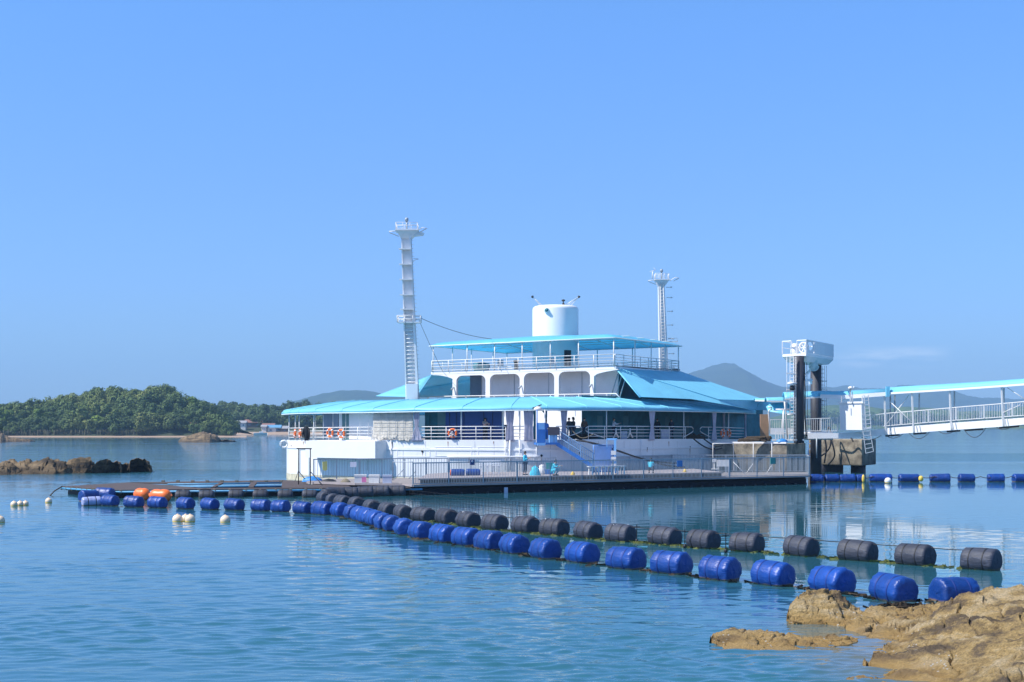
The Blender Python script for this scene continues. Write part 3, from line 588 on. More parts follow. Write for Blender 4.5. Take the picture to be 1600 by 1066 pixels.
#        px,   D,   deck row, roof row
HP = [(450,131,688,647),(465,128.5,688,646),(488,126,688,645.2),(540,123.4,687.8,644.6),(607,121,687.6,643.6),(700,118.7,687.5,642),(800,117.3,687.2,640.6),(870,117.6,687,640.3),(950,120.2,686.5,640.3),(1000,123,686.2,641),(1050,127.2,686,642),(1100,131.6,686,643),(1135,135.5,686.2,644),(1168,141,686.5,645.3)]
ctl = [(at(p, D).x, D, H-(a-HY)/F*D, H-(b-HY)/F*D, p) for p, D, a, b in HP]
ctl += [(22.6,147,3.4,5.7,0),(21,156,3.4,5.7,0),(12,163,3.4,5.7,0),(0,164,3.4,5.7,0),(-11,159,3.35,5.65,0),(-17.3,149,3.3,5.6,0),(-19.9,139,3.28,5.55,0)]
CV = spline(ctl, 8)                     # closed curve of (x, y, deck z, roof z, px)
NC = len(CV)
def nrm(i):
    a, b = CV[(i-1) % NC], CV[(i+1) % NC]; t = Vector((b[0]-a[0], b[1]-a[1], 0)).normalized(); return Vector((t.y, -t.x, 0))
def hullpt(px, off=0):                  # point on the front curve at image column px: (xy, deck z, roof z, normal)
    px = max(450.05, min(1167.9, px))
    for i in range((len(HP)-1)*8):
        a, b = CV[i], CV[i+1]; pa, pb = 800+a[0]/a[1]*F, 800+b[0]/b[1]*F
        if pa <= px <= pb:
            t = (px-pa)/(pb-pa); n = (nrm(i)*(1-t)+nrm(i+1)*t).normalized()
            return Vector((lerp(a[0],b[0],t), lerp(a[1],b[1],t), 0))+n*off, lerp(a[2],b[2],t), lerp(a[3],b[3],t), n
def hp(px, z=None, off=0, py=None):     # world point over the hull line
    p, zd, zr, n = hullpt(px, off)
    if py is not None: z = H-(py-HY)/F*p.y
    return Vector((p.x, p.y, zd if z is None else z))
mb = MB(); rows = []
for z, off in ((-.8,-.5),(.0,-.12),(.45,0),(2.6,.0),(2.62,.05),(2.74,.05),(2.76,0),(None,0)):
    rows.append([Vector((c[0], c[1], 0))+nrm(i)*off+Vector((0,0,(c[2] if z is None else z))) for i, c in enumerate(CV)])
mb.grid(rows, False, True); mb.grid([rows[-1], [p-nrm(i)*.12 for i, p in enumerate(rows[-1])], [p-nrm(i)*.12-Vector((0,0,.3)) for i, p in enumerate(rows[-1])]], False, True)
hull = mb.build('hull', M['white'], ship)
mb = MB(); mb.prism([(c[0]-nrm(i).x*.13, c[1]-nrm(i).y*.13) for i, c in enumerate(CV)], [c[2]-.25 for c in CV], [c[2]-.06 for c in CV]); mb.build('deck', M['deck'], ship)
# thin waterline stain band of fouling paint
mb = MB(); mb.grid([[Vector((c[0], c[1], z))+nrm(i)*(.012) for i, c in enumerate(CV)] for z in (.0,.5)], False, True)
M['boot'] = mat('stained_waterline_paint', (.55,.5,.36), .7, var=.3, scale=2, dirt=(.1,.12,.05), dirt_amt=.8); mb.build('waterline_band', M['boot'], ship)
# utility box hung on the left of the hull
mb = MB(); a, b = hp(495, 0, -.02), hp(604, 0, -.02); na = Vector((-.66,-.75,0)); z0, z1 = 1.95, 3.32
q = [a, b, b+na*1.25, a+na*1.25]; mb.box8([Vector((p.x,p.y,z0)) for p in q]+[Vector((p.x,p.y,z1)) for p in q]); mb.build('side_box', M['white_clean'], ship)
# raised rectangular plates and seams on the hull side
for x0, x1, y0, y1 in ((680,737,698,713),(746,798,698,713),(620,672,699,714),(468,484,702,745)):
    mb = MB(); n_ = 6; d = .025
    for u0, u1, v0, v1 in ((x0,x1,y0,y0+1.2),(x0,x1,y1-1.2,y1),(x0,x0+1.4,y0+1.3,y1-1.3),(x1-1.4,x1,y0+1.3,y1-1.3)):
        for k in range(n_):
            p0, p1 = lerp(u0,u1,k/n_), lerp(u0,u1,(k+1)/n_)
            A, B, C_, D_ = hp(p0,py=v1,off=d), hp(p1,py=v1,off=d), hp(p1,py=v0,off=d), hp(p0,py=v0,off=d)
            mb.box8([A,B,hp(p1,py=v1,off=.0),hp(p0,py=v1,off=.0),D_,C_,hp(p1,py=v0,off=.0),hp(p0,py=v0,off=.0)])
    mb.build('hull_frame' if x0 > 500 else 'hull_door', M['panel'] if x0 > 500 else M['steel'], ship)
mb = MB()
for px in (575,612,790,797,812,838,1000):
    mb.tube([hp(px,py=688,off=.1), hp(px,py=735,off=.1)], .035 if px != 797 else .07)
mb.tube([hp(p,py=713.5,off=.12) for p in range(700,852,8)], .06)
mb.split('drain_pipe', M['white_clean'], ship)
# scuppers, bolts and eyes
mb = MB()
for px, py in ((1011,701),(1078,699),(846,712),(906,708),(930,716),(960,699),(660,705)):
    p = hp(px,py=py,off=.02); mb.lathe(p, [(.0,-.02),(.09,-.02),(.09,.03),(0,.03)], 10, hullpt(px)[3])
mb.split('scupper', M['black'], ship)
mb = MB(); c = hp(448, z=H-(694-HY)/F*131, off=.35); mb.tube([c+Vector((.3*math.cos(t*.7), 0, .3*math.sin(t*.7))) for t in range(10)], .08, 8); mb.build('towing_ring', M['white_clean'], ship)
mb = MB()
for px in (520,556,630,665,742,772,860,893,935,975,1020,1058,1092): mb.bar(hp(px,py=689.5,off=.004), hp(px,py=744,off=.004), .03, .012)
M['seamline'] = mat('weld_seam', (.5,.5,.5), .6); mb.split('plate_seam', M['seamline'], ship)
M['rust'] = mat('rust_run', (.34,.2,.12), .8, var=.4, scale=6); rn = random.Random(21)
for px, py in ((576,691),(613,691),(660,706),(700,690),(733,715),(771,690),(798,716),(846,713),(906,709),(930,717),(960,700),(1011,702),(1045,690),(1078,700),(474,690),(455,696)):
    L_ = rn.uniform(5,15); w_ = rn.uniform(.5,1.1); A0, A1, A2 = hp(px-w_,py=py,off=.006), hp(px+w_,py=py,off=.006), hp(px+.1,py=py+L_,off=.006); n_ = hullpt(px)[3]*.004
    mb = MB(); mb.add([A0,A1,A2,A0-n_,A1-n_,A2-n_], [(0,2,1),(3,4,5),(0,1,4,3),(1,2,5,4),(2,0,3,5)]); mb.build('rust_streak', M['rust'], ship)
# railing on the main deck
mb = MB()
def deckrail(a, b, h=1.02, gap_l=False, gap_r=False, bars=(1.02,.76,.5,.24)):
    xs = [a]; 
    while xs[-1] < b-1: xs.append(min(b, xs[-1]+6))
    for z in bars: mb.tube([hp(x, off=-.06)+Vector((0,0,z)) for x in xs], .028 if z < 1 else .038)
    x = a
    while x <= b+.1:
        mb.tube([hp(x, off=-.06), hp(x, off=-.06)+Vector((0,0,h))], .03); x += (b-a)/max(1, round((b-a)/25))
for x0_, x1_ in ((449, 488), (490, 581), (650, 790), (802, 833), (1108, 1166)):
    mb = MB(); deckrail(x0_, x1_); mb.build('deck_railing', M['railpaint'], ship)
mb = MB(); deckrail(870, 888); mb2 = mb; mb = MB(); deckrail(920, 1072)
def bow(x0, x1, up):                    # bent rail end with a slanted stay
    mb.tube([hp(x0,off=-.06)+Vector((0,0,1.02)), hp(lerp(x0,x1,.8),off=-.06)+Vector((0,0,1.02)), hp(x1,off=-.06)+Vector((0,0,.88)), hp(x1,off=-.06)+Vector((0,0,.66)), hp(lerp(x0,x1,.8),off=-.06)+Vector((0,0,.54)), hp(lerp(x0,x1,-.3),off=-.06)+Vector((0,0,.12))], .035)
bow(938, 916, 1); bow(1072, 1084, 1); mb.build('deck_railing', M['railpaint'], ship)
mb = mb2; bow(888, 910, 1); mb.build('deck_railing', M['railpaint'], ship)
mb = MB(); bow(1108, 1095, 1); mb.build('deck_railing', M['railpaint'], ship)
# two white inverted-Y rail brackets
for px in (962, 984):
    mb = MB(); c = hp(px, off=.03)
    for dx, dz in ((-4,.05),(4,.05)): e = hp(px+dx, off=.03); mb.tube([c+Vector((0,0,.85)), c+Vector((0,0,.5)), Vector((e.x,e.y,e.z+dz+.08))], .06)
    mb.build('rail_bracket', M['railpaint'], ship)
# canopy posts
for px in (449,460,466,489,583,648,720,812,949,1070,1140,1166):
    mb = MB(); p, zd, zr, n = hullpt(px, -.1); mb.tube([(p.x,p.y,zd),(p.x,p.y,zr+.1)], .05 if px not in (949,1070) else .045, 8); mb.build('canopy_post', M['railpaint'], ship)
# lower canopy: a ring of canvas with a rolled valance
PROF = [(.42,-.02),(.45,.1),(.41,.22),(.26,.31),(-.6,.47),(-1.8,.68),(-3.2,.89),(-4.6,1.08)]
def canrow(off, dz): return [Vector((c[0],c[1],c[3]+dz))+nrm(i)*off for i, c in enumerate(CV)]
rows = []
for k, (o_, dz) in enumerate(PROF):
    r_ = canrow(o_, dz)
    rows.append([p+Vector((0,0,(-.05*abs(math.sin(i*math.pi/6)) if k in (1,2,3,4) else 0))) for i, p in enumerate(r_)])
mb = MB(); mb.grid(rows, True, True); can = mb.build('canopy', M['canvas'], ship)
so_ = can.modifiers.new('thickness', 'SOLIDIFY'); so_.thickness = .025
mb = MB(); mb.tube([p+Vector((0,0,-.03)) for p in canrow(.43,-.02)]+[canrow(.43,-.05)[0]], .045, 6, False)
mb.build('canopy_edge', M['canvas_trim'], ship)
mb = MB()                               # seams and underside frame arms
for i in range(0, NC, 6):
    n = nrm(i); c = Vector((CV[i][0], CV[i][1], CV[i][3]))
    mb.tube([c+n*o_+Vector((0,0,dz+.025)) for o_, dz in PROF[1:]], .022, 5)
mb.split('canopy_seam', M['seam'], ship)
mb = MB()
for i in range(0, NC, 6):
    n = nrm(i); c = Vector((CV[i][0], CV[i][1], CV[i][3])); mb.tube([c+n*.3+Vector((0,0,0)), c-n*4.4+Vector((0,0,.75))], .035, 5)
mb.split('canopy_frame', M['canvas_trim'], ship)
# ---- upper deck corners: near corner B, far left A, right C, back E
A, B, C_, = at(676,141.6,z=0), at(960,128,z=0), at(1060,141.6,z=0); E = A+C_-B
def onAB(px): # plan point on the A-B line seen at image column px
    k = (px-800)/F; t = (k*A.y-A.x)/((B.x-A.x)-k*(B.y-A.y)); return A+(B-A)*t
uAB = (B-A).normalized(); nAB = Vector((uAB.y,-uAB.x,0)); uBC = (C_-B).normalized(); nBC = Vector((uBC.y,-uBC.x,0))
ZD = 9.47
mb = MB(); quad = [A+nAB*.015-uAB*.2, B+nAB*.015+uAB*.15, C_+uBC*.2+nBC*.15, E-nAB*.2+uBC*.2]
mb.prism([(p.x,p.y) for p in quad], ZD-.22, ZD); mb.build('upper_deck', M['white'], ship)
# arcade wall with rounded openings below the upper deck
def arcade(ops, p0, p1, ztop, zbot, zoff=0):
    mb = MB()
    def P(px, z, d): q_ = onAB(px); return Vector((q_.x,q_.y,z))-nAB*d
    edges = [p0]+[v for o_ in ops for v in o_[:2]]+[p1]
    for i in range(0, len(edges), 2):   # piers
        a, b = edges[i], edges[i+1]
        if b-a > .2: mb.box8([P(a,zbot,0),P(b,zbot,0),P(b,zbot,.22),P(a,zbot,.22),P(a,ztop,0),P(b,ztop,0),P(b,ztop,.22),P(a,ztop,.22)])
    for a, b, zt in ops:                # heads: flat with rounded corners
        r = 9; N = 8; xs = []
        for k in range(N+1): t = math.pi/2*k/N; xs.append((a+r*(1-math.cos(t)), zt-.5*(1-math.sin(t))))
        xs = xs+[(b-(x-a), z) for x, z in reversed(xs)]
        for (x0, z0), (x1, z1) in zip(xs, xs[1:]):
            if x1-x0 > .001: mb.box8([P(x0,z0,0),P(x1,z1,0),P(x1,z1,.22),P(x0,z0,.22),P(x0,ztop,0),P(x1,ztop,0),P(x1,ztop,.22),P(x0,ztop,.22)])
    return mb
arcade([(713,758.5,9.06),(765.5,812,9.09),(818.5,866,9.13),(873,922,9.16)], 707, 928, ZD-.223, 6.2).build('arcade_wall', M['white'], ship)
mb = MB()
def PW(px, z, d=0): q_ = onAB(px); return Vector((q_.x,q_.y,z))-nAB*d
# sloping brackets at both ends of the arcade
for a, b, za, zb in ((676,707,9.19,8.8),(928,966,9.03,9.2)):
    N = 8
    for k in range(N):
        x0, x1 = lerp(a,b,k/N), lerp(a,b,(k+1)/N); f0 = (lerp(za,zb,(k/N)**2) if a < 700 else lerp(8.7,zb,min(1,(k/N)**.5))); f1 = (lerp(za,zb,((k+1)/N)**2) if a < 700 else lerp(8.7,zb,min(1,((k+1)/N)**.5)))
        mb.box8([PW(x0,f0),PW(x1,f1),PW(x1,f1,.22),PW(x0,f0,.22),PW(x0,ZD-.223),PW(x1,ZD-.223),PW(x1,ZD-.223,.22),PW(x0,ZD-.223,.22)])
mb.build('arcade_bracket', M['white'], ship)
mb = MB(); mb.tube([PW(668,6.7,-.5),PW(676,7.16,-.5)]+[PW(x,7.19,-.5) for x in range(690,965,30)]+[PW(968,7.19,-.5),PW(975,6.8,-.5)], .05)
for x in range(690,965,22): mb.tube([PW(x,6.5,-.5),PW(x,7.18,-.5)], .03)
mb.build('gallery_rail', M['railpaint'], ship)
mb = MB(); d = 1.9
q = [PW(731,0,d), PW(944,0,d), PW(944,0,d+.15), PW(731,0,d+.15)]
mb.box8([p+Vector((0,0,5.9)) for p in q]+[p+Vector((0,0,ZD-.23)) for p in q]); mb.build('inner_wall', M['panel'], ship)
for px in (727,778,790,832,884,903):
    mb = MB(); mb.bar(PW(px+4,6.2,d-.03), PW(px+4,ZD-.3,d-.03), .04); mb.build('wall_seam', M['steel'], ship)
mb = MB(); mb.lathe(PW(738,7.5,d-.1), [(0,0),(.07,0),(.07,.1),(0,.1)], 8); mb.build('door_knob', M['black'], ship)
mb = MB(); mb.sheet([PW(712,5.9,d+.1),PW(731,5.9,d+.1),PW(731,ZD-.3,d+.1),PW(712,ZD-.3,d+.1)], .05); mb.build('window', M['glass'], ship)
for px in (709.5,815,925):
    mb = MB(); p = PW(px, 8.05, 0); mb.tube([p, p+nAB*.35+Vector((0,0,-.25))], [.04,.1], 8); mb.build('wall_lamp', M['steel'], ship)
# slanted pipes seen in the end opening
mb = MB()
for k in range(3): mb.tube([PW(938+k*7,6.4,1.2), PW(952+k*7,8.9,1.2)], .05)
mb.split('slanted_brace', M['steel'], ship)
# side wall under B-C hidden behind the tent, closes the house
mb = MB(); a, b = B+uBC*2.6-nBC*1.6, C_-nBC*1.6; q = [a, b, b-nBC*.15, a-nBC*.15]
mb.box8([Vector((p.x,p.y,5.9)) for p in q]+[Vector((p.x,p.y,ZD-.23)) for p in q]); mb.build('house_side_wall', M['teal_dark'], ship)
# ---- tent roofs
def W3(px, D, py): return at(px, D, py)
def tent(pts, tris, name='tent_roof', sub=7, sagd=.18):
    mb = MB()
    for tri in tris:                    # subdivide each facet and let it sag a little like stretched cloth
        a, b, c = [pts[k] for k in tri]; nn = (b-a).cross(c-a).normalized(); idx = {}; vs = []; fs = []
        if nn.z < 0: nn = -nn
        for i in range(sub+1):
            for j in range(sub+1-i):
                u, v = i/sub, j/sub; w = 1-u-v; idx[(i,j)] = len(vs); vs.append(a*w+b*u+c*v-nn*sagd*27*u*v*w*.5)
        for i in range(sub):
            for j in range(sub-i):
                fs.append((idx[(i,j)], idx[(i+1,j)], idx[(i,j+1)]))
                if i+j < sub-1: fs.append((idx[(i+1,j)], idx[(i+1,j+1)], idx[(i,j+1)]))
        mb.add(vs, fs, True)
    o = mb.build(name, M['canvas'], ship); m_ = o.modifiers.new('thickness', 'SOLIDIFY'); m_.thickness = .03; return o
T = dict(PL=W3(588,137,619.5), PA=W3(674,142,586.5), PF=W3(650,128,621), Q=W3(765,154,588), Rr=W3(600,156,620), Rq=W3(700,152,623), M1=W3(612,133.5,613),
         B1=W3(963,128.3,575.5), C1=W3(1061,142.2,580), P1=W3(1000,125.0,620.5), P2=W3(1080,128.2,621), P3=W3(1128,132,629), P4=W3(1179,140.4,640.5), RD=W3(1122,132,625.5), FR=W3(1201,148,627), C2=W3(1125,146,602.5), K=W3(1000,128,618))
def onplane(px, py, p0, p1, p2):          # point seen at px,py on the plane of three others
    n_ = (p1-p0).cross(p2-p0); e_ = Vector((0,0,H)); d_ = at(px,1,py)-e_; return e_+d_*((p0-e_).dot(n_)/d_.dot(n_))
for k_, px_, py_ in (('C2',1125,602.5),('FR',1201,627)): T[k_] = onplane(px_, py_, T['B1'], T['C1'], T['RD'])
for k_, px_, py_ in (('P2',1080,624),('P3',1128,632)): T[k_] = onplane(px_, py_, T['B1'], T['P1'], T['RD'])
0 and print('tent', [(k_, round(v_.y,1)) for k_, v_ in T.items()])
tent(T, [('PL','PA','PF')]); T['Rq'] = W3(770,155,623); tent(T, [('PL','Q','PA'),('PL','Rq','Q')], sagd=.25)
for names in (('B1','P1','P2','P3','RD'), ('B1','RD','FR','C2','C1'), ('RD','P3','P4'), ('RD','P4','FR')):
    mb = MB(); pts_ = [T[k_] for k_ in names]; mb.sheet(pts_ if (pts_[1]-pts_[0]).cross(pts_[2]-pts_[0]).z > 0 else pts_[::-1], .03); mb.build('tent_roof', M['canvas'], ship)
mb = MB(); mb.bar(T['B1'].lerp(T['C1'],-.02)+Vector((.03,-.05,.12)), T['C1']+Vector((.03,-.05,.1)), .12); mb.build('tent_head_flashing', M['black'], ship)
mb = MB(); mb.tube([T['B1']+Vector((0,-.02,.04)), T['RD']+Vector((0,0,.05)), T['FR']], .05); mb.tube([T['B1']+Vector((-.05,-.05,0)), T['P1']], .07); mb.tube([T['PA'],T['PF']], .06); mb.tube([T['PL'],T['PA']], .06)
mb.split('tent_edge_pole', M['canvas'], ship)
mb = MB()
for t in (.25,.5,.75):
    a = T['PL'].lerp(T['PA'], t)-Vector((0,0,.12)); b = T['Rr'].lerp(T['Q'], t)-Vector((0,0,.12)); mb.tube([a, b], .05)
mb.split('tent_rafter', M['steel'], ship)
# hanging corner flap and dark soffit at the right end of the roof
mb = MB(); mb.sheet([at(1180,141,641),at(1198,142,641),at(1202,142.4,626),at(1186,141.2,628)], .05); mb.sheet([at(1198,142,641),at(1203,146,640),at(1204,146,627),at(1202,142.4,626)], .05); mb.build('corner_flap', M['canvas'], ship)
mb = MB(); mb.tube([at(1126,138.5,629.5),at(1176,141.5,633.5)], .16, 8); mb.build('rolled_awning', M['panel'], ship)
# ---- upper railing, posts and sun canopy
mb = MB()
def urail(a, b, npan, balu):
    a = Vector((a.x,a.y,ZD)); b = Vector((b.x,b.y,ZD)); 
    for z in (.12,.5,.74,1.02) if balu else (.12,.3,.55,.78,1.02): mb.tube([a+Vector((0,0,z)), b+Vector((0,0,z))], .028 if z < 1 else .04)
    for k in range(npan+1): p = a.lerp(b, k/npan); mb.tube([p, p+Vector((0,0,1.02))], .04)
    if balu:
        n_ = npan*14
        for k in range(n_+1): p = a.lerp(b, k/n_); mb.bar(p+Vector((0,0,.12)), p+Vector((0,0,.5)), .025)
urail(A+nAB*.1, B+nAB*.1, 10, True); urail(B+nBC*.05, C_+nBC*.05, 8, False); urail(A, E, 8, False); urail(E, C_, 9, False)
mb.build('upper_railing', M['railpaint'], ship)
ZC = 11.85
posts = [onAB(p) for p in (677,730,773,816,860,904,959)]+[B.lerp(C_, t) for t in (.3,.55,.78,1)]+[A.lerp(E, t) for t in (.25,.5,.8,1)]+[E.lerp(C_, t) for t in (.35,.55,.75)]
for p in posts:
    mb = MB(); mb.tube([(p.x,p.y,ZD),(p.x,p.y,ZC+.05)], .05, 8); mb.build('sun_canopy_post', M['railpaint'], ship)
mb = MB(); rows = []; N = 14
ea, eb, ec, ee = A-uAB*.25+nAB*.2, B+uAB*.25+nAB*.2, C_+uAB*.25-nAB*.2, E-uAB*.25-nAB*.2
def cz(u, v):
    e = min(u, 1-u, v, 1-v); d = min(1, e/.06)
    return ZC+.36*math.sin(d*math.pi/2)+.55*math.sin(math.pi*max(0,min(1,u)))*math.sin(math.pi*v)*(1-.1*abs(math.sin(u*math.pi*6)))
US = [0,.01,.03,.06,.12,.2,.3,.4,.5,.6,.7,.8,.88,.94,.97,.99,1]
for v in US:
    rows.append([Vector((*((ea*(1-u)+eb*u)*(1-v)+(ee*(1-u)+ec*u)*v).xy, cz(u,v))) for u in US])
mb.grid(rows); o = mb.build('sun_canopy', M['canvas_thin'], ship); m_ = o.modifiers.new('thickness', 'SOLIDIFY'); m_.thickness = .03
mb = MB()
for a, b in ((ea,eb),(eb,ec),(ec,ee),(ee,ea)): mb.tube([Vector((*a.xy,ZC)), Vector((*b.xy,ZC))], .06)
for t in (.16,.33,.5,.67,.84): mb.tube([Vector((*ea.lerp(eb,t).xy,ZC)), Vector((*ea.lerp(eb,t).lerp(ee.lerp(ec,t),.5).xy,ZC+.75)), Vector((*ee.lerp(ec,t).xy,ZC))], .04)
mb.build('sun_canopy_frame', M['canvas_trim'], ship)
mb = MB()
for t in (.2,.4,.6,.8):
    a, b = ea.lerp(ee,t), eb.lerp(ec,t); mb.tube([Vector((*a.lerp(b,k/10).xy, ZC+.3)) for k in range(11)], .04)
mb.split('sun_canopy_purlin', M['canvas_trim'], ship)
# furniture on the upper deck
for (t, s_, mt, nm) in ((.22,1.2,'teal_dark','covered_table'),(.33,1.0,'steel','deck_chair'),(.42,.5,'black','deck_bin'),(.62,1.1,'steel','deck_chair')):
    p = A.lerp(B, t)-nAB*1.6; mb = MB()
    if nm == 'covered_table': mb.lathe((p.x,p.y,ZD), [(.02,0),(.65,.0),(.8,.5),(.75,.72),(.3,.8),(0,.8)], 14)
    elif nm == 'deck_bin': mb.lathe((p.x,p.y,ZD), [(.0,0),(.18,0),(.2,.7),(.26,.72),(.26,.9),(0,.95)], 12)
    else:
        mb.box((p.x,p.y,ZD+.45),(.55,.5,.06)); mb.box((p.x,p.y+.25,ZD+.75),(.55,.06,.5))
        for i in (-.24,.24):
            for j in (-.22,.22): mb.bar((p.x+i,p.y+j,ZD), (p.x+i,p.y+j,ZD+.45), .04)
    tag(mb.build(nm, M[mt]), {'covered_table':'round table under a dark cover on the ship top deck','deck_bin':'thin black bin on the ship top deck','deck_chair':('grey chair right of the covered table on the top deck' if t < .5 else 'grey chair near the white drum on the top deck')}[nm], nm.split('_')[1])
# funnel drum
fc = at(868, 141.6, z=0); r0 = 2.12
mb = MB(); mb.lathe(fc, [(r0,ZD),(r0,15.22),(r0-.05,15.37),(r0-.2,15.5),(r0-.5,15.57),(0,15.61)], 56); fun = mb.build('funnel', M['white_clean'], ship)
mb = MB(); mb.lathe(fc+Vector((-.82,-1.75,15.02)), [(.0,0),(.1,0),(.22,0),(.25,.28),(.2,.36),(.0,.3)], 18, Vector((-.35,-1,.12)).normalized()); mb.build('exhaust_pipe', M['white_clean'], fun)
mb = MB(); mb.tube([fc+Vector((-.86,-2.08,15.03)), fc+Vector((-.9,-2.16,15.04))], .17, 14); mb.build('pipe_mouth', M['teal_dark'], fun)
for sx_, n_ in ((-1,1),(1,2)):
    mb = MB(); b0 = fc+Vector((sx_*1.35,-.5,15.48)); 
    for k in range(n_+1): mb.tube([b0+Vector((sx_*.35*k*(.6 if sx_<0 else 1)*-1,0,0)), b0+Vector((sx_*.75,-.1,.85))], .035)
    mb.build('lamp_arm', M['white_clean'], fun)
    mb = MB(); e = b0+Vector((sx_*.78,-.1,.88)); mb.lathe(e, [(0,-.1),(.07,-.1),(.12,.07),(.1,.09),(0,.07)], 10, Vector((sx_*.6,-.3,-.7)).normalized()); mb.build('flood_lamp', M['black'], fun)
mb = MB(); mb.lathe(fc+Vector((.7,-.6,15.58)), [(0,0),(.12,0),(.12,.15),(.05,.2),(.05,.35),(.16,.38),(.16,.5),(0,.55)], 10); mb.build('deck_fitting', M['black'], fun)
for dx, w in ((-.75,.8),(1.05,.7)):
    mb = MB(); a = math.asin(max(-1,min(1,dx/r0))); c = fc+Vector((r0*math.sin(a),-r0*math.cos(a)-.0,10.65)); mb.box(c, (w,.08,1.1 if dx < 0 else 1.5), a); mb.build('door' if dx > 0 else 'notice_panel', M['black' if dx > 0 else 'panel'], fun)
# ---- masts
def mast(px0, px1, D, ytop, ybot, lean, w0, w1, ladder, shelves, mid):
    zt = H+(HY-ytop)/F*D; zb = ybot; b = at(px0, D, z=zb); t = at(px1, D, z=zt); up = (t-b)
    mb = MB(); f = Vector((1,0,0)); g = Vector((0,1,0)); dp = .62
    def sec(k, s0, s1, g0, g1):
        w = lerp(w0, w1, k)/2; c = b+up*k; return [c+f*w*s0+g*dp*g0, c+f*w*s1+g*dp*g0, c+f*w*s1+g*dp*g1, c+f*w*s0+g*dp*g1]
    mb.box8(sec(0,-.8,1,-.25,1)+sec(1,-.8,1,-.25,1))        # core, set back
    mb.box8(sec(0,-1,-.8,-.6,1)+sec(1,-1,-.8,-.6,1))        # left flange
    ms = mb.build('mast', M['white'], ship)
    mb = MB()
    if not ladder: mb.box8(sec(0,.62,1,-.6,-.26)+sec(1,.62,1,-.6,-.26)); mb.build('mast_flange', M['white'], ms)
    mb = MB()
    for k in shelves:
        w = lerp(w0, w1, k)/2; c = b+up*k; mb.box(c+Vector((-.1 if not ladder else 0,-.45,0)), (w*2+.2,.6,.07))
    mb.split('mast_shelf', M['white'], ms)
    mb = MB(); n_ = int(up.length/.32)
    for i in range(n_+1):
        k = i/n_; c = b+up*k; w = lerp(w0, w1, k)/2
        if ladder: mb.tube([c+f*(-w*.5)-g*.42, c+f*(w*.5)-g*.42], .03)
        else:
            if k < .52: mb.tube([c+f*(-w*.8)-g*.3, c+f*(w*.9)-g*.3], .045)
            mb.tube([c+f*w, c+f*(w+.18)], .018)
    if not ladder:
        for s_ in (-.84,.86): mb.tube([b+f*(w0/2*s_)-g*.3, b+up*.52+f*(lerp(w0,w1,.52)/2*s_)-g*.3], .03)
        mb.tube([b+f*(w0/2+.02), t+f*(w1/2+.02)], .02)
    if ladder:
        for s_ in (-.5,.5): mb.tube([b+f*(w0/2*s_)-g*.42, t+f*(w1/2*s_)-g*.42], .035)
        for k in (.25,.37,.5,.62,.74,.86,.95): c = b+up*k; mb.tube([c+f*w0/2, c+f*(w0/2+.45)], .04); mb.box(c+f*(w0/2+.5), (.18,.18,.14))
    mb.build('ladder', M['railpaint'], ms)
    # top platform with rail, lamp and side arms
    Q = .78 if ladder else 1.0
    V_ = lambda v: Vector((v[0]*Q, v[1]*Q, v[2]))
    mb = MB(); c = t; mb.add([c+V_(v) for v in ((-.75,-.7,.1),(1.0,-.7,.1),(1.0,.9,.1),(-.75,.9,.1),(-.4,-.3,-.5),(.45,-.3,-.5),(.45,.6,-.5),(-.4,.6,-.5))], [(0,1,2,3),(4,7,6,5),(0,4,5,1),(1,5,6,2),(2,6,7,3),(3,7,4,0)])
    mb.box(c+V_((.1,.1,.16)), (1.9*Q,1.8*Q,.1))
    if not ladder: mb.add([c+Vector(v) for v in ((.9,-.5,.1),(1.5,-.4,-.05),(1.5,.3,-.05),(.9,.6,.1),(.3,-.5,-.3),(1.4,-.4,-.22),(1.4,.3,-.22),(.3,.6,-.3))], [(0,1,2,3),(4,7,6,5),(0,4,5,1),(1,5,6,2),(2,6,7,3),(3,7,4,0)])
    pf = mb.build('mast_platform', M['white'], ms)
    mb = MB(); cs = [c+V_(v) for v in ((-.8,-.7,.2),(.95,-.7,.2),(.95,.9,.2),(-.8,.9,.2))]
    for z in (.3,.58):
        for i in range(4): mb.tube([cs[i]+Vector((0,0,z)), cs[(i+1)%4]+Vector((0,0,z))], .018)
    for i in range(4):
        for k in range(3): p = cs[i].lerp(cs[(i+1)%4], k/3); mb.tube([p, p+Vector((0,0,.58))], .018)
    mb.build('platform_rail', M['railpaint'], ms)
    mb = MB(); mb.tube([c+Vector((-.7,-.5,.1)), c+Vector((-1.35,-.5,.05)), c+Vector((-1.3,-.4,-.05)), c+Vector((-.55,-.5,-.35))], .04); mb.tube([c+Vector((.8,-.5,.0)), c+Vector((1.35,-.6,.35)), c+Vector((1.75,-.6,.3)), c+Vector((1.2,-.5,.0))], .04); mb.build('lamp_bracket', M['railpaint'], ms)
    mb = MB(); mb.tube([c+Vector((.05,0,.2)), c+Vector((.05,0,.95))], .07, 8); mb.lathe(c+Vector((.05,0,.95)), [(0,0),(.15,0),(.15,.22),(.08,.3),(0,.3)], 10); mb.build('masthead_lamp', M['steel'], ms)
    if mid is not None:
        c = b+up*mid; w = .95
        mb = MB(); mb.box(c+Vector((0,-.2,0)), (1.9,1.3,.07)); mb.build('mast_platform', M['white'], ms)
        mb = MB(); cs = [c+Vector(v) for v in ((-.95,-.85,0),(.95,-.85,0),(.95,.45,0),(-.95,.45,0))]
        for z in (.28,.55):
            for i in range(4): mb.tube([cs[i]+Vector((0,0,z)), cs[(i+1)%4]+Vector((0,0,z))], .028)
        for i in range(4):
            for k in range(3): p = cs[i].lerp(cs[(i+1)%4], k/3); mb.tube([p, p+Vector((0,0,.55))], .028)
        mb.build('platform_rail', M['railpaint'], ms)
    return ms, b, up
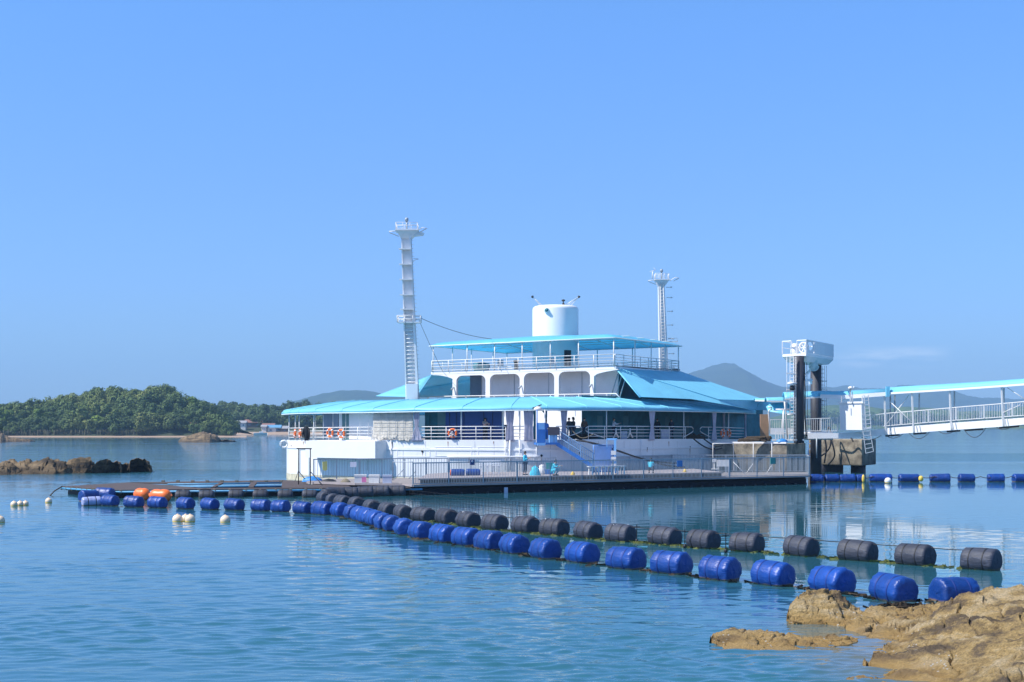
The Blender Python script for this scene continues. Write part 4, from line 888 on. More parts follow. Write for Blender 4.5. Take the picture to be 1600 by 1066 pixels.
ms, mb_, mu = mast(644.5, 634.5, 126, 364, 6.5, 0, 1.08, .78, False, (.47,.545,.63,.72,.81,.90), .467)
mb = MB(); c = mb_+Vector((0,-.55,0)); mb.box((c.x,c.y+.1,7.3), (.92,.42,1.3)); mb.build('mast_box', M['white_clean'], ms)
mb = MB(); c = mb_+mu*.81; mb.tube([c+Vector((.35,-.2,0)), c+Vector((.6,-.3,.35)), c+Vector((.95,-.3,.45)), c+Vector((.5,-.3,.5))], .03); mb.build('side_bracket', M['railpaint'], ms)
mb = MB(); a = at(659,126,498); mb.tube(sag(a, onAB(768)+Vector((0,0,ZC+.4)), .25), .022, 5); mb.tube(sag(at(655,126,501), onAB(692)+Vector((0,0,ZD)), .1), .018, 5); mb.build('stay_wire', M['black'], ms)
ms2, b2, u2 = mast(1039, 1033, 155, 440, 7.5, 0, 1.0, .6, True, (), None)
mb = MB(); c = at(1020,155,424); mb.tube([at(1019,155,436), c], .05); mb.tube([c+Vector((-.3,0,-.05)), c+Vector((.3,0,.15)), c+Vector((.1,0,.35))], .03); mb.build('wind_vane', M['railpaint'], ms2)
mb = MB(); c = at(1049,155,534); mb.box(c, (1.3,.5,.06)); mb.tube([c+Vector((.6,0,0)), c+Vector((.6,0,.35)), c+Vector((-.3,0,.35))], .03); mb.build('mast_step', M['railpaint'], ms2)
# ---- main-deck interior, set back from the rail
def wallseg(name, x0, x1, off, m, z0=0, z1=None, n=6, par=None):
    mb = MB()
    for k in range(n):
        a, b = lerp(x0,x1,k/n), lerp(x0,x1,(k+1)/n); pa, za, ra, _ = hullpt(a, -off); pb, zb, rb, _ = hullpt(b, -off); qa, _, _, _ = hullpt(a, -off-.1); qb, _, _, _ = hullpt(b, -off-.1)
        ta, tb = (ra+.25 if z1 is None else za+z1), (rb+.25 if z1 is None else zb+z1)
        mb.box8([Vector((pa.x,pa.y,za+z0)),Vector((pb.x,pb.y,zb+z0)),Vector((qb.x,qb.y,zb+z0)),Vector((qa.x,qa.y,za+z0)),Vector((pa.x,pa.y,ta)),Vector((pb.x,pb.y,tb)),Vector((qb.x,qb.y,tb)),Vector((qa.x,qa.y,ta))])
    return mb.build(name, m, ship if par is None else par)
wallseg('window', 490, 516, .9, M['glass'], 0); wallseg('door_panel', 517, 522, .9, M['white_clean']); wallseg('curtain_panel', 522.3, 535, .9, M['greygreen'])
wallseg('cabin_wall', 535.3, 585, .75, M['white_clean'])
wallseg('cabin_wall', 645, 652, 1.9, M['teal_dark']); wallseg('cabin_wall', 652, 666, 2.0, M['teal_dark']); wallseg('cabin_wall', 666, 681, 1.9, M['greygreen']); wallseg('cabin_wall', 681.3, 776, 1.7, M['navy'])
for px in (688, 700, 712, 745, 760): wallseg('wall_seam', px, px+.6, 1.66, M['denim'], n=1)
wallseg('cabin_wall', 776.3, 779.5, 1.7, M['panel']); wallseg('counter', 776, 790, 2.4, M['black'], 0, 1.15)
# white wall under the gallery, sunlit through an added, unseen gap in the roof
mb = MB(); q = [PW(772,0,.3), PW(911,0,.3), PW(911,0,.45), PW(772,0,.45)]; mb.box8([p+Vector((0,0,3.3)) for p in q]+[p+Vector((0,0,6.9)) for p in q]); mb.build('roof_gap_wall', M['white_clean'], ship)
q = None
for px in (838, 861): # dark posts with brackets
    mb = MB(); p, zd, zr, n = hullpt(px, -1.2); mb.bar((p.x,p.y,zd), (p.x,p.y,zr+.3), .18); mb.bar((p.x,p.y,zr-.35), (p.x-.4,p.y,zr+.1), .12); mb.build('dark_post', M['teal_dark'], ship)
# right-hand dining area: dark teal back wall following the curve, with posts, counters
bw = [at(*q_, z=0) for q_ in ((909,124.5),(960,128.5),(1010,133),(1060,138),(1110,143),(1150,148),(1176,151),(1192,152))]
for a_, b_ in zip(bw, bw[1:]):
    mb = MB(); mb.box8([Vector((*q_.xy,3.3)) for q_ in (a_,b_,b_+Vector((0,.15,0)),a_+Vector((0,.15,0)))]+[Vector((*q_.xy,7.0)) for q_ in (a_,b_,b_+Vector((0,.15,0)),a_+Vector((0,.15,0)))]); mb.build('dining_back_wall', M['teal_dark'], ship)
for i_, t_ in ((0,.5),(1,.3),(2,.6),(3,.2),(4,.5)):
    c_ = bw[i_].lerp(bw[i_+1], t_); mb = MB(); mb.box((c_.x,c_.y-.06,4.5), (.75,.08,1.7), math.atan2(5,2.6)*.35); mb.build('dining_panel', M['greygreen'], ship)
for px, w, hh in ((935,24,.9),(1030,10,.75),(1052,9,1.0),(1102,20,.8)): wallseg('counter', px, px+w, 3.4, M['greygreen'], 0, hh, n=2)
wallseg('counter', 992, 1001, 1.3, M['curtain'], 0, .62, n=2); wallseg('counter', 1047, 1060, .8, M['curtain'], 0, .8, n=2); wallseg('counter', 1143, 1152, .8, M['curtain'], 0, .7, n=2)
# ---- curtains
def curtain(px, wt, ww, wb, tie, off=.12, name='curtain'):
    p, zd, zr, n = hullpt(px, off); t = Vector((-n.y, n.x, 0)); rows = []; N = 26; zb = zd-.12; zt = zr-.02
    for j in range(17):
        v = j/16; z = lerp(zb, zt, v); w = lerp(wb, ww, min(1, v/tie)**1.3) if v < tie else lerp(ww, wt, ((v-tie)/(1-tie))**.8)
        rows.append([Vector((p.x,p.y,z))+t*w*(k/N-.5)+n*(.07*math.sin(k*1.9+px+.6*v)*(.6+.4*abs(v-tie))) for k in range(N+1)])
    mb = MB(); mb.grid(rows); o = mb.build(name, M['curtain'], ship); m_ = o.modifiers.new('thickness', 'SOLIDIFY'); m_.thickness = .015
for px, wt, ww, wb in ((652,.55,.28,1.0),(797,.7,.45,.7),(826,.75,.6,.7),(880,.6,.35,.55),(1017,1.0,.4,.85),(1114,.75,.35,.95),(1163,.65,.32,.9)): curtain(px, wt, ww, wb, .48)
curtain(1186-30, .5, .4, .5, .5, -1.5)
# weathered vinyl sheet hanging over the left opening, torn hem over the rail
mb = MB(); rows = []; N = 44
for j in range(23):
    v = j/22; row = []
    for k in range(N+1):
        px = lerp(584, 646, k/N); p, zd, zr, n = hullpt(px, .02)
        hem = zd+.15+.35*noise.noise(Vector((px*.08,3,0)))-.35*(k/N)*(1 if k < N-4 else .3); z = lerp(hem, zr-.05, v)
        row.append(Vector((p.x,p.y,z))+n*(.05+.035*noise.noise(Vector((px*.15,z*1.5,1)))+(.16*math.sin(px*.6)**2)*max(0,.22-v)*3))
    rows.append(row)
mb.grid(rows); o = mb.build('vinyl_sheet', M['offwhite'], ship); m_ = o.modifiers.new('thickness', 'SOLIDIFY'); m_.thickness = .012
mb = MB()
for py in (648,653,659,665,671,677,683): mb.tube([hp(x,py=py,off=.16) for x in range(584,648,9)], .012, 4)
for px in (596,608,620,632,644): mb.tube([hp(px,py=645,off=.16), hp(px,py=688,off=.2)], .014, 4)
mb.build('sheet_ropes', M['steel'], ship)
# clear vinyl seams left of it
mb = MB()
for px in (493,505,520,540,562,575): mb.tube([hp(px,py=645,off=-.02), hp(px,py=686,off=-.02)], .015, 4)
mb.split('screen_frame', M['railpaint'], ship)
# ---- landing, stairs and blue gangway gear
st = MB(); off = .75
L0, L1 = hullpt(834, 0)[0], hullpt(869, 0)[0]; zl = H-(691.5-HY)/F*117.3; nL = hullpt(850)[3]; tL = (L1-L0).normalized()
q = [L0, L1, L1+nL*1.1, L0+nL*1.1]; st.box8([Vector((p.x,p.y,zl-.16)) for p in q]+[Vector((p.x,p.y,zl)) for p in q]); st.build('stair_landing', M['blue_paint'], ship)
s0 = Vector(((L1+nL*.2).x, (L1+nL*.2).y, zl)); dirS = Vector((1,.02,0)).normalized(); wS = Vector((0,-1,0)); nst = 13; run = 3.9; rise = zl-.72
mb = MB()
for o_ in (0, .85):
    a = s0+wS*o_; b = a+dirS*run-Vector((0,0,rise)); mb.bar(a-Vector((0,0,.12)), b-Vector((0,0,.02)), .06, .26)
for k in range(1, nst+1): c = s0+dirS*(run*(k-.5)/nst)-Vector((0,0,rise*k/nst-.02))+wS*.42; mb.box(c, (run/nst,.8,.04))
stair = mb.build('staircase', M['blue_paint'], ship)
mb = MB()
for o_ in (0, .87):
    a = s0+wS*o_; b = a+dirS*run-Vector((0,0,rise))
    for h_ in (1.0,.5): mb.tube([a+Vector((0,0,h_)), b+Vector((0,0,h_))], .03)
    for k in range(0, 27): p = a.lerp(b, k/26); mb.tube([p, p+Vector((0,0,.98))], .012 if k % 6 else .03, 5)
mb.tube([Vector((*(L0+nL*1.1).xy,zl+1.1)), Vector((*(L1+nL*1.1).xy,zl+1.1)), s0+wS*.87+Vector((0,0,1.0))], .03)
for t in (0,.25,.5,.75,1): p = (L0+nL*1.1).lerp(L1+nL*1.1, t); mb.tube([Vector((p.x,p.y,zl)), Vector((p.x,p.y,zl+1.1))], .025)
mb.build('handrail', M['handrail'], stair)
mb = MB(); mb.box((*(L0+nL*1.14+tL*.32).xy, zl+.75), (.66,.05,1.5), math.atan2(tL.y,tL.x)); mb.build('ticket_board', M['blue_paint'], ship)
mb = MB(); mb.box((*(L0+nL*1.18+tL*.34).xy, zl+1.25), (.46,.03,.5), math.atan2(tL.y,tL.x)); mb.build('notice', M['lightblue'], ship)
mb = MB(); mb.box((*(L0+nL*1.14+tL*.32).xy, zl-.12), (.6,.14,.2), math.atan2(tL.y,tL.x)); mb.build('step_box', M['lightblue'], ship)
mb = MB(); mb.box((*(L0+nL*1.16+tL*1.28).xy, zl+.88), (.88,.05,.62), math.atan2(tL.y,tL.x)); mb.build('dark_board', M['brownboard'], ship)
mb = MB(); mb.box((*(L0+nL*.9+tL*1.3).xy, zl+.35), (.6,.3,.7), math.atan2(tL.y,tL.x)); mb.build('blue_cabinet', M['lightblue'], ship)
for k in (0, .62):
    mb = MB(); p = L0+nL*1.1+tL*k; mb.tube([(p.x,p.y,zl-.1),(p.x,p.y,5.75)], .045); mb.build('blue_post', M['blue_paint'] if k == 0 else M['railpaint'], ship)
mb = MB(); mb.lathe(at(841,116.4,z=5.72), [(.3,0),(.34,.05),(.3,.16),(.16,.26),(0,.29)], 18); mb.build('dome_lamp', M['styro'], ship)
mb = MB(); mb.bar(at(832,116.6,z=5.86), at(846,116.2,z=6.12), .08); mb.build('lamp_hood', M['black'], ship)

# ------------------------------------------------------------------ life rings on the rail (things of their own)
def ring(px, py, off, yaw, lab):
    p = hp(px, py=py, off=off); r = empty('life_ring', p, lab, 'life ring', None); r.rotation_euler.z = yaw
    mb = MB(); N = 28
    pts = [Vector((.3*math.cos(2*math.pi*k/N), 0, .3*math.sin(2*math.pi*k/N))) for k in range(N+1)]; mb.tube(pts, .085, 10, False); mb.build('float_ring', M['orange'], r, local=True)
    for k in range(4):
        mb = MB(); a = math.pi/4+k*math.pi/2; mb.tube([Vector((.3*math.cos(a+d_), 0, .3*math.sin(a+d_))) for d_ in (-.16,-.05,.05,.16)], .092, 10, False); mb.build('white_band', M['white_clean'], r, local=True)
    return r
ring(463,677.5,.12,R(-75),'orange life ring seen edge-on, leftmost on the ship rail beside another'); ring(471,678,.12,R(-72),'orange life ring seen edge-on, just left of the black wetsuit')
ring(517,676.5,.1,R(-38),'orange life ring behind the clear screen, left of a matching one'); ring(535,677.5,.14,R(-34),'orange life ring behind the clear screen, nearest the white vinyl sheet')
r = ring(708,677,.12,R(-12),'orange life ring with white bands alone on the rail before the navy wall')
mb = MB(); mb.tube([Vector((-.18,-.12,-.12)),Vector((0,-.12,.14)),Vector((.18,-.12,-.14)),Vector((0,-.12,-.05)),Vector((0,-.12,-.38))], .035); mb.build('coiled_line', M['white_clean'], r, local=True)
ring(1127,677,.12,R(55),'faded orange life ring on the right-hand rail, left of a pair'); ring(1137,677,.12,R(58),'faded orange life ring on the right-hand rail, right of a pair')
# black wetsuit hanging on the rail
mb = MB(); p = hp(481, off=.14); rows = []
for z, w, d in ((-.3,.08,.06),(-.22,.13,.09),(.1,.16,.12),(.5,.24,.14),(.8,.27,.15),(1.0,.22,.14),(1.12,.1,.09)):
    rows.append([Vector((p.x+w*math.cos(k*math.pi/6), p.y+d*math.sin(k*math.pi/6), p.z+z+.03*math.sin(k*2+z*9))) for k in range(12)])
mb.grid(rows, True, True); mb.tube([(p.x-.2,p.y-.05,p.z+.95),(p.x-.3,p.y-.1,p.z+.55),(p.x-.26,p.y-.1,p.z+.2)], [.09,.07,.05], 8); mb.tube([(p.x+.2,p.y-.05,p.z+.95),(p.x+.27,p.y-.1,p.z+.5),(p.x+.22,p.y-.1,p.z+.05)], [.09,.07,.05], 8)
tag(mb.build('wetsuit', M['dark_cloth']), 'black wetsuit hung over the ship rail beside the edge-on life rings', 'wetsuit')

# ------------------------------------------------------------------ dock pontoon in front of the ship
dk = empty('floating_dock', at(950, 112, z=0), 'long floating dock with picket railing in front of the white ship', 'dock')
FL, FR_ = at(645,100.4,z=0), at(1265,119.5,z=0); DP = [(p.x,p.y) for p in (FL,FR_,at(1262,127.5,z=0),at(1050,127,z=0),at(960,119.9,z=0),at(870,116.9,z=0),at(800,116.5,z=0),at(700,115.5,z=0),at(600,112.5,z=0),at(488,111.5,z=0),at(480,106,z=0),at(556,103.2,z=0),at(630,102.6,z=0))]
ZK = .68
mb = MB(); mb.prism(DP, ZK-.1, ZK); mb.build('deck_planking', M['deck'], dk)
def inset(P, d):
    c = Vector((sum(p[0] for p in P)/len(P), sum(p[1] for p in P)/len(P))); return [(p[0]+(c.x-p[0])*d, p[1]+(c.y-p[1])*d) for p in P]
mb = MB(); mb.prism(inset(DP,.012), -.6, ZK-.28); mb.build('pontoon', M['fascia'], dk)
mb = MB(); n = len(DP)
for i in range(n): a, b = DP[i], DP[(i+1) % n]; mb.bar((a[0],a[1],ZK-.07), (b[0],b[1],ZK-.07), .14, .12)
mb.build('edge_board', M['fascia_top'], dk)
mb = MB(); rnd = random.Random(3)
for k in range(34):
    p = FL.lerp(FR_, (k+.5)/34)+Vector((.05,-.1,0)); mb.lathe(p+Vector((0,0,.05)), [(0,0),(.09,.0),(.09,.06),(0,.08)], 8, Vector((.3,-.95,0)))
mb.split('fender_bolt', M['black'], dk)
mb = MB(); p = FL.lerp(FR_, .205); mb.box((p.x,p.y-.12,.16),(.26,.16,.4)); mb.build('mooring_plate', M['lilacbox'], dk)
u_ = (FR_-FL).normalized(); n2 = Vector((-u_.y,u_.x,0)); ZI = 1.06
ip = [FL+n2*.35+u_*.6, FL.lerp(FR_,.76)+n2*.35, at(1075,125.6,z=0), at(1050,126.2,z=0), at(962,119.3,z=0), at(870,116.3,z=0), at(800,115.9,z=0), at(704,114.8,z=0), at(668,111,z=0)]
mb = MB(); mb.prism([(p.x,p.y) for p in ip], ZI-.09, ZI); mb.build('raised_walkway', M['fascia_top'], dk)
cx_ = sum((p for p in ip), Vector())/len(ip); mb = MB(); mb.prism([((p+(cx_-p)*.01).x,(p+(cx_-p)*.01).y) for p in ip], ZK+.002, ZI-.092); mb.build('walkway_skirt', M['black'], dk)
def picket(a, b, z0, h, npost, gap=.125, nm='railing', low=.1, m='steel', hi=1.0):
    mb = MB(); a = Vector((a.x,a.y,z0)); b = Vector((b.x,b.y,z0)); u = (b-a).normalized()
    mb.bar(a+Vector((0,0,h)), b+Vector((0,0,h)), .07, .07); mb.bar(a+Vector((0,0,low)), b+Vector((0,0,low)), .045, .04)
    n_ = max(2, int((b-a).length/gap))
    for k in range(n_): p = a.lerp(b, (k+.5)/n_); mb.bar(p+Vector((0,0,low)), p+Vector((0,0,h)), .03)
    for k in range(npost+1): p = a.lerp(b, k/npost); mb.bar(p-Vector((0,0,.12)), p+Vector((0,0,h+.04)), .075)
    return mb.build(nm, M[m], dk)
picket(FL+Vector((0,.05,0)), FR_+Vector((0,.05,0)), ZK, 1.42, 13, low=.06)
picket(FR_+Vector((-.06,.1,0)), at(1262,127.4,z=0), ZK, 1.42, 3)
picket(at(1050,126.8,z=0), at(1260,127.4,z=0), ZK, 1.42, 5)
picket(at(960,119.7,z=0), at(1049,126.8,z=0), ZK, 1.42, 4)
picket(at(702,115.2,z=0), at(869,116.6,z=0), ZK, 1.42, 5)
picket(at(490,111.3,z=0), at(700,115.2,z=0), ZK, 1.42, 6, .2)
mb = MB()                               # brace frames at the dock's left end
for a, b in (((616,749),(632,732)),((639,748),(650,736))): mb.tube([at(a[0],103,a[1]), at(b[0],103,b[1])], .03)
mb.tube([at(614,103,751), at(614,103,722), at(645,101,722)], .035); mb.build('brace_frame', M['steel'], dk)
mb = MB()
for a, b in (((1165,741),(1177,724)),((1196,742),(1206,727)),((1146,722),(1166,743))): mb.tube([at(a[0],122,a[1]), at(b[0],122,b[1])], .03)
mb.tube([at(1114,126,732), at(1114,126,693), at(1146,126,693), at(1146,126,735)], .045); mb.tube([at(1177,126,735), at(1177,126,692)], .03); mb.tube([at(1206,126,735), at(1206,126,692)], .03)
mb.build('pipe_frame', M['railpaint'], dk)
for px, py, D, w, h_, m_, nm in ((738,722.5,102.7,.34,.36,'navysign','sign'),(1062,724.5,112,.5,.45,'bluesign','sign'),(1208,720.5,117,.52,.46,'green','sign')):
    mb = MB(); p = at(px, D, py); mb.box(p, (w,.03,h_), R(32)); mb.build(nm, M[m_], dk)
mb = MB(); p = at(738,102.6,721); mb.lathe(p+Vector((0,-.03,0)), [(0,0),(.07,0),(.07,.01),(0,.01)], 14, Vector((.5,-.85,0))); mb.build('sign_emblem', M['lilacbox'], dk)
# items on the dock
def on(px, D, z=None): return at(px, D, z=(ZI if 660 < px < 1072 else ZK) if z is None else z)
def bench(px, D, L, h_, rz, m_, lab, legs=3, nm='bench', back=False):
    r = empty(nm, on(px, D), lab, 'bench'); r.rotation_euler.z = rz
    mb = MB()
    for k in range(4): mb.box((0,-.2+k*.135,h_), (L,.11,.05))
    mb.build('seat', M[m_], r, local=True)
    if back:
        mb = MB(); mb.box((0,.3,h_+.3),(L,.05,.12)); mb.box((0,.3,h_+.14),(L,.05,.1)); mb.build('backrest', M[m_], r, local=True)
    for k in range(legs):
        mb = MB(); x = lerp(-L/2+.15, L/2-.15, k/(legs-1)); mb.bar((x,-.2,0),(x,-.2,h_-.03),.07); mb.bar((x,.2,0),(x,.2,h_-.03),.07); mb.bar((x,-.2,h_-.06),(x,.2,h_-.06),.06); mb.build('leg', M[m_], r, local=True)
bench(766, 110, 1.55, .62, R(4), 'white_clean', 'white slatted bench behind the two dark blue floats', 4, back=True)
bench(948, 109, 3.0, .6, R(30), 'white_clean', 'long low white slatted bench at the foot of the blue stairs', 6)
def smallfloat(px, D, z, L, rad, rz, m_, nm, lab, group=None, cap=None):
    r = empty(nm, at(px, D, z=z), lab, 'float', group); r.rotation_euler.z = rz
    mb = MB(); pr = [(0,-L/2),(rad*.7,-L/2),(rad*.93,-L/2+.06),(rad,-L/2+.14),(rad,L/2-.14),(rad*.93,L/2-.06),(rad*.7,L/2),(0,L/2)]; mb.lathe((0,0,0), pr, 20, Vector((1,0,0))); mb.build('body', M[m_], r, local=True)
    for x in (-L*.2, L*.2): mb = MB(); mb.tube([(x-.025,0,0),(x+.025,0,0)], rad+.012, 20, False); mb.build('strap', M['strap_blue' if m_ != 'float_black' else 'black'], r, local=True)
    if cap: mb = MB(); mb.tube([(-L/2-.03,0,0),(-L/2+.06,0,0)], rad*.8, 14); mb.build('end_cap', M[cap], r, local=True)
    return r
smallfloat(715, 107, ZI+.22, 1.0, .25, .1, 'float_blue', 'spare_float', 'dark blue float with orange end lying on the dock, left of two', None, 'orange'); smallfloat(739, 107.5, ZI+.22, 1.0, .25, .1, 'float_blue', 'spare_float', 'dark blue float lying on the dock, right of two, beside the white bench')
def fbox(px, D, w, h_, d, m_, lab, rz=0, lid=True, z=ZK, label=None):
    r = empty('foam_box', at(px, D, z=z), lab, 'box'); r.rotation_euler.z = rz
    mb = MB(); mb.prism([(-w/2*.94,-d/2*.94),(w/2*.94,-d/2*.94),(w/2*.94,d/2*.94),(-w/2*.94,d/2*.94)], 0, h_*.78); mb.build('body', M[m_], r, local=True)
    mb = MB(); mb.prism([(-w/2,-d/2),(w/2,-d/2),(w/2,d/2),(-w/2,d/2)], h_*.785, h_); mb.build('lid', M[m_], r, local=True)
    if label: mb = MB(); mb.box((w*.3,-d/2*.94-.01,h_*.4),(w*.36,.02,h_*.6)); mb.build('label', M[label], r, local=True)
fbox(563,103.8,.84,.56,.6,'styro','white foam box with a pink panel, leftmost of three on the dock end',.1,label='pink'); fbox(585,103.6,.72,.56,.6,'styro','white foam box in the middle of three on the dock end',-.05); fbox(605,103.4,.64,.55,.6,'lilacbox','pale grey-blue plastic box, rightmost of three on the dock end',.05)
mb = MB(); mb.sheet([at(504,110.6,721.5),at(511,110.8,721),at(511.5,110.8,734),at(508,110.7,736),at(504.5,110.6,734)], .03); tag(mb.build('yellow_board', M['signyellow']), 'pale yellow board hung on the railing at the left end of the dock', 'board')
mb = MB(); mb.sheet([at(547,112,722),at(557,112,722),at(557,112,730),at(547,112,730)], .03); tag(mb.build('grey_board', M['lilacbox']), 'small grey board on the left railing right of the yellow board', 'board')
mb = MB(); p = at(858.5,111,728); mb.box(p, (.52,.04,.46)); q_ = MB(); r = empty('easel_sign', on(858.5,111), 'green sign board standing on the dock above a blue crate', 'sign'); mb.build('board', M['green'], r)
mb = MB(); mb.bar(on(855,111.1), at(855,111.1,724), .04); mb.bar(on(862,111.1), at(862,111.1,724), .04); mb.build('leg', M['steel'], r)
mb = MB(); p = on(859,110.2); mb.prism([(p.x-.34,p.y-.2),(p.x+.34,p.y-.2),(p.x+.34,p.y+.2),(p.x-.34,p.y+.2)], ZI, ZI+.34); 
for k in range(5): mb.box((p.x-.3+k*.15,p.y-.215,ZI+.17),(.03,.03,.34))
tag(mb.build('crate', M['bluesign']), 'small blue crate on the dock under the green sign', 'crate')
mb = MB(); p = on(847,110.2); mb.lathe((p.x,p.y,ZI), [(0,0),(.24,0),(.28,.1),(.25,.42),(.18,.5),(.2,.6),(.12,.68),(0,.7)], 14); tag(mb.build('water_jug', M['styro']), 'white jug on the dock left of the green sign', 'jug')
def lump(px, D, w, h_, lab, nm, m_, z=None, seed=0, d=None):
    z = on(px, D).z if z is None else z
    p = at(px, D, z=z); rows = []; N = 18; d = d or w*.7
    for j in range(9):
        t = j/8*math.pi/2
        rows.append([Vector((p.x+w/2*math.cos(t)*math.cos(a)*(1+.25*noise.noise(Vector((math.cos(a)*2+seed,math.sin(a)*2,j*.4)))), p.y+d/2*math.cos(t)*math.sin(a), z+h_*math.sin(t)*(1+.3*noise.noise(Vector((math.cos(a)*3,math.sin(a)*3+seed,j*.5)))))) for a in [2*math.pi*k/N for k in range(N)]])
    mb = MB(); mb.grid(rows, True, True); return tag(mb.build(nm, M[m_]), lab, nm.replace('_',' '))
lump(836,107.5,.75,.62,'bright cyan bag slumped on the dock left of the crouching person','bag','cyan',seed=1)
lump(1086,115.5,.5,.34,'small cyan bag on the dock right of the blue sign','bag','cyan',seed=4)
lump(895,108.5,.32,.22,'yellow bucket-sized bundle on the dock left of the long white bench','bundle','yellow',seed=6); lump(1070,115,.28,.22,'small yellow bundle on the dock beside the cyan bag','bundle','yellow',seed=8)
lump(488,108,1.5,.36,'bright blue tarpaulin heap on the raft by the hull','tarpaulin','bluetarp',z=.6,seed=9,d=.8); lump(514,106.5,1.2,.24,'dark net heap beside the blue tarpaulin','net_heap','black',z=.6,seed=12,d=.7); lump(540,105,.7,.3,'pale rope heap on the raft','rope_heap','rope',z=.6,seed=15,d=.5)
# blue gate, post with notices and white reception stand
r = empty('dock_gate', on(944,112.5), 'pale blue dock gate between the stairs and the blue post', 'gate')
mb = MB(); a, b = on(927,112.2), on(958,113.2)
for p, q_ in ((a,b),): mb.tube([a, a+Vector((0,0,2.05)), b+Vector((0,0,2.05)), b], .05); mb.tube([a+Vector((0,0,.1)), b+Vector((0,0,.1))], .04)
mb.build('gate_frame', M['blue_paint'], r); mb = MB(); mb.sheet([a+Vector((.1,.05,.15)), b+Vector((-.1,.05,.15)), b+Vector((-.1,.05,1.98)), a+Vector((.1,.05,1.98))], .02); mb.build('gate_panel', M['gatepanel'], r)
r = empty('notice_post', on(961,112.8), 'tall light blue post with white notices beside the gate', 'post')
mb = MB(); p = on(961,112.8); mb.bar(p, (p.x,p.y,3.62), .16); mb.bar((p.x-.62,p.y,3.55), (p.x+.15,p.y,3.55), .14); mb.bar((p.x-.6,p.y,3.5),(p.x-.6,p.y,2.8),.05); mb.build('post', M['lightblue'], r)
for z in (2.55,2.1,1.6): mb = MB(); mb.box((p.x-.12,p.y-.11,z),(.36,.03,.3)); mb.build('notice', M['styro'], r)
r = empty('reception_stand', on(1128,119), 'white reception stand with chair on the right part of the dock', 'stand')
mb = MB(); p = on(1130,119); mb.box((p.x,p.y,ZK+.95),(.95,.4,.5)); mb.build('counter', M['styro'], r)
for dx in (-.4,.4): mb = MB(); mb.bar((p.x+dx,p.y,ZK),(p.x+dx,p.y,ZK+.7),.06); mb.build('leg', M['styro'], r)
mb = MB(); mb.box((p.x-.62,p.y,ZK+.5),(.5,.4,.06)); mb.box((p.x-.7,p.y,ZK+1.2),(.24,.2,.3)); mb.tube([(p.x-.7,p.y,ZK),(p.x-.7,p.y,ZK+1.1)],.03); mb.build('side_shelf', M['styro'], r)
# black hoses draped from the ship to the dock
for i, (pts, lab) in enumerate((
    ([(900,117.5,688),(930,117,693),(965,117,704),(1000,117.5,716),(1030,118,722),(1062,118.5,724)], 'thick black hose draped from the ship rail down along the hull to the dock'),
    ([(905,117.8,687),(940,117.4,697),(975,117.4,708),(1010,118,719),(1040,118.3,727),(1070,119,730)], 'second black hose hanging just below the first along the hull'),
    ([(1084,128.5,686),(1094,128,694),(1105,128,700),(1118,128,702.5),(1128,128.5,700)], 'black hose looping down from the right rail to the concrete pier'),
    ([(1100,130,686),(1108,129,692),(1118,128.6,697),(1130,128.6,696)], 'short black hose loop above the longer one by the concrete pier'),
    ([(893,117.5,672),(905,117.3,683),(915,117.3,684),(928,117.6,678)], 'thin pale hose hanging in a loop on the ship rail'))):
    mb = MB(); s_ = spline([tuple(at(*q_)) for q_ in pts], 6, False); mb.tube(s_, .06 if i < 4 else .03, 7); tag(mb.build('hose', M['black' if i < 4 else 'rope']), lab, 'hose')
for px0, px1, nm in ((896,935,'heap of dark ropes and nets behind the ship rail above the hoses'),(1076,1106,'heap of dark ropes and nets behind the ship rail by the concrete pier')):
    mb = MB(); rn = random.Random(px0)
    for k in range(26):
        c = hp(rn.uniform(px0,px1), off=-.5); pts = [(c.x+rn.uniform(-.6,.6), c.y+rn.uniform(-.2,.2), c.z+rn.uniform(0,.45)) for _ in range(4)]; mb.tube(spline(pts, 5, False), .03, 5)
    tag(mb.build('rope_heap', M['debris' if px0 > 1000 else 'black']), nm, 'ropes')
# ------------------------------------------------------------------ concrete pier blocks and lifting tower
def obox(name, m, par, p0, p1, p2, z0, z1, bev=0):   # box from three plan corners
    p3 = p0+p2-p1; q = [p0,p1,p2,p3]; mb = MB(); mb.box8([Vector((p.x,p.y,z0)) for p in q]+[Vector((p.x,p.y,z1)) for p in q]); o = mb.build(name, m, par)
    if bev: b_ = o.modifiers.new('bevel', 'BEVEL'); b_.width = bev; b_.segments = 2
    return o
pr = empty('concrete_pier', at(1190, 130, z=0), 'square concrete pier block at the right end of the ship', 'pier')
b0, b1, b2 = at(1117,131.5,z=0), at(1230,128.5,z=0), at(1259,134,z=0)
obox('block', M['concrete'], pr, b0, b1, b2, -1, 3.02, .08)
obox('cap', M['panel'], pr, b0+Vector((.4,-.05,0)), b1+Vector((-.1,-.06,0)), b1+Vector((-.1+.12,.3,0)), 3.022, 3.16)
pr2 = empty('concrete_pier', at(1320, 148, z=0), 'raised concrete pier block on dark piles under the gangway', 'pier')
c0, c1, c2 = at(1262,150.4,z=0), at(1347,145.5,z=0), at(1369,150.5,z=0)
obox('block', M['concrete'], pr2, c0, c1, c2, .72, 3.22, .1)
for px, D, r in ((1280,150,.95),(1303,150,.9),(1341,149.5,.72),(1270,153,.8)):
    mb = MB(); p = at(px, D, z=0); mb.tube([(p.x,p.y,-1),(p.x,p.y,.75)], r, 20); mb.build('pile', M['darkpile'], pr2)
mb = MB()
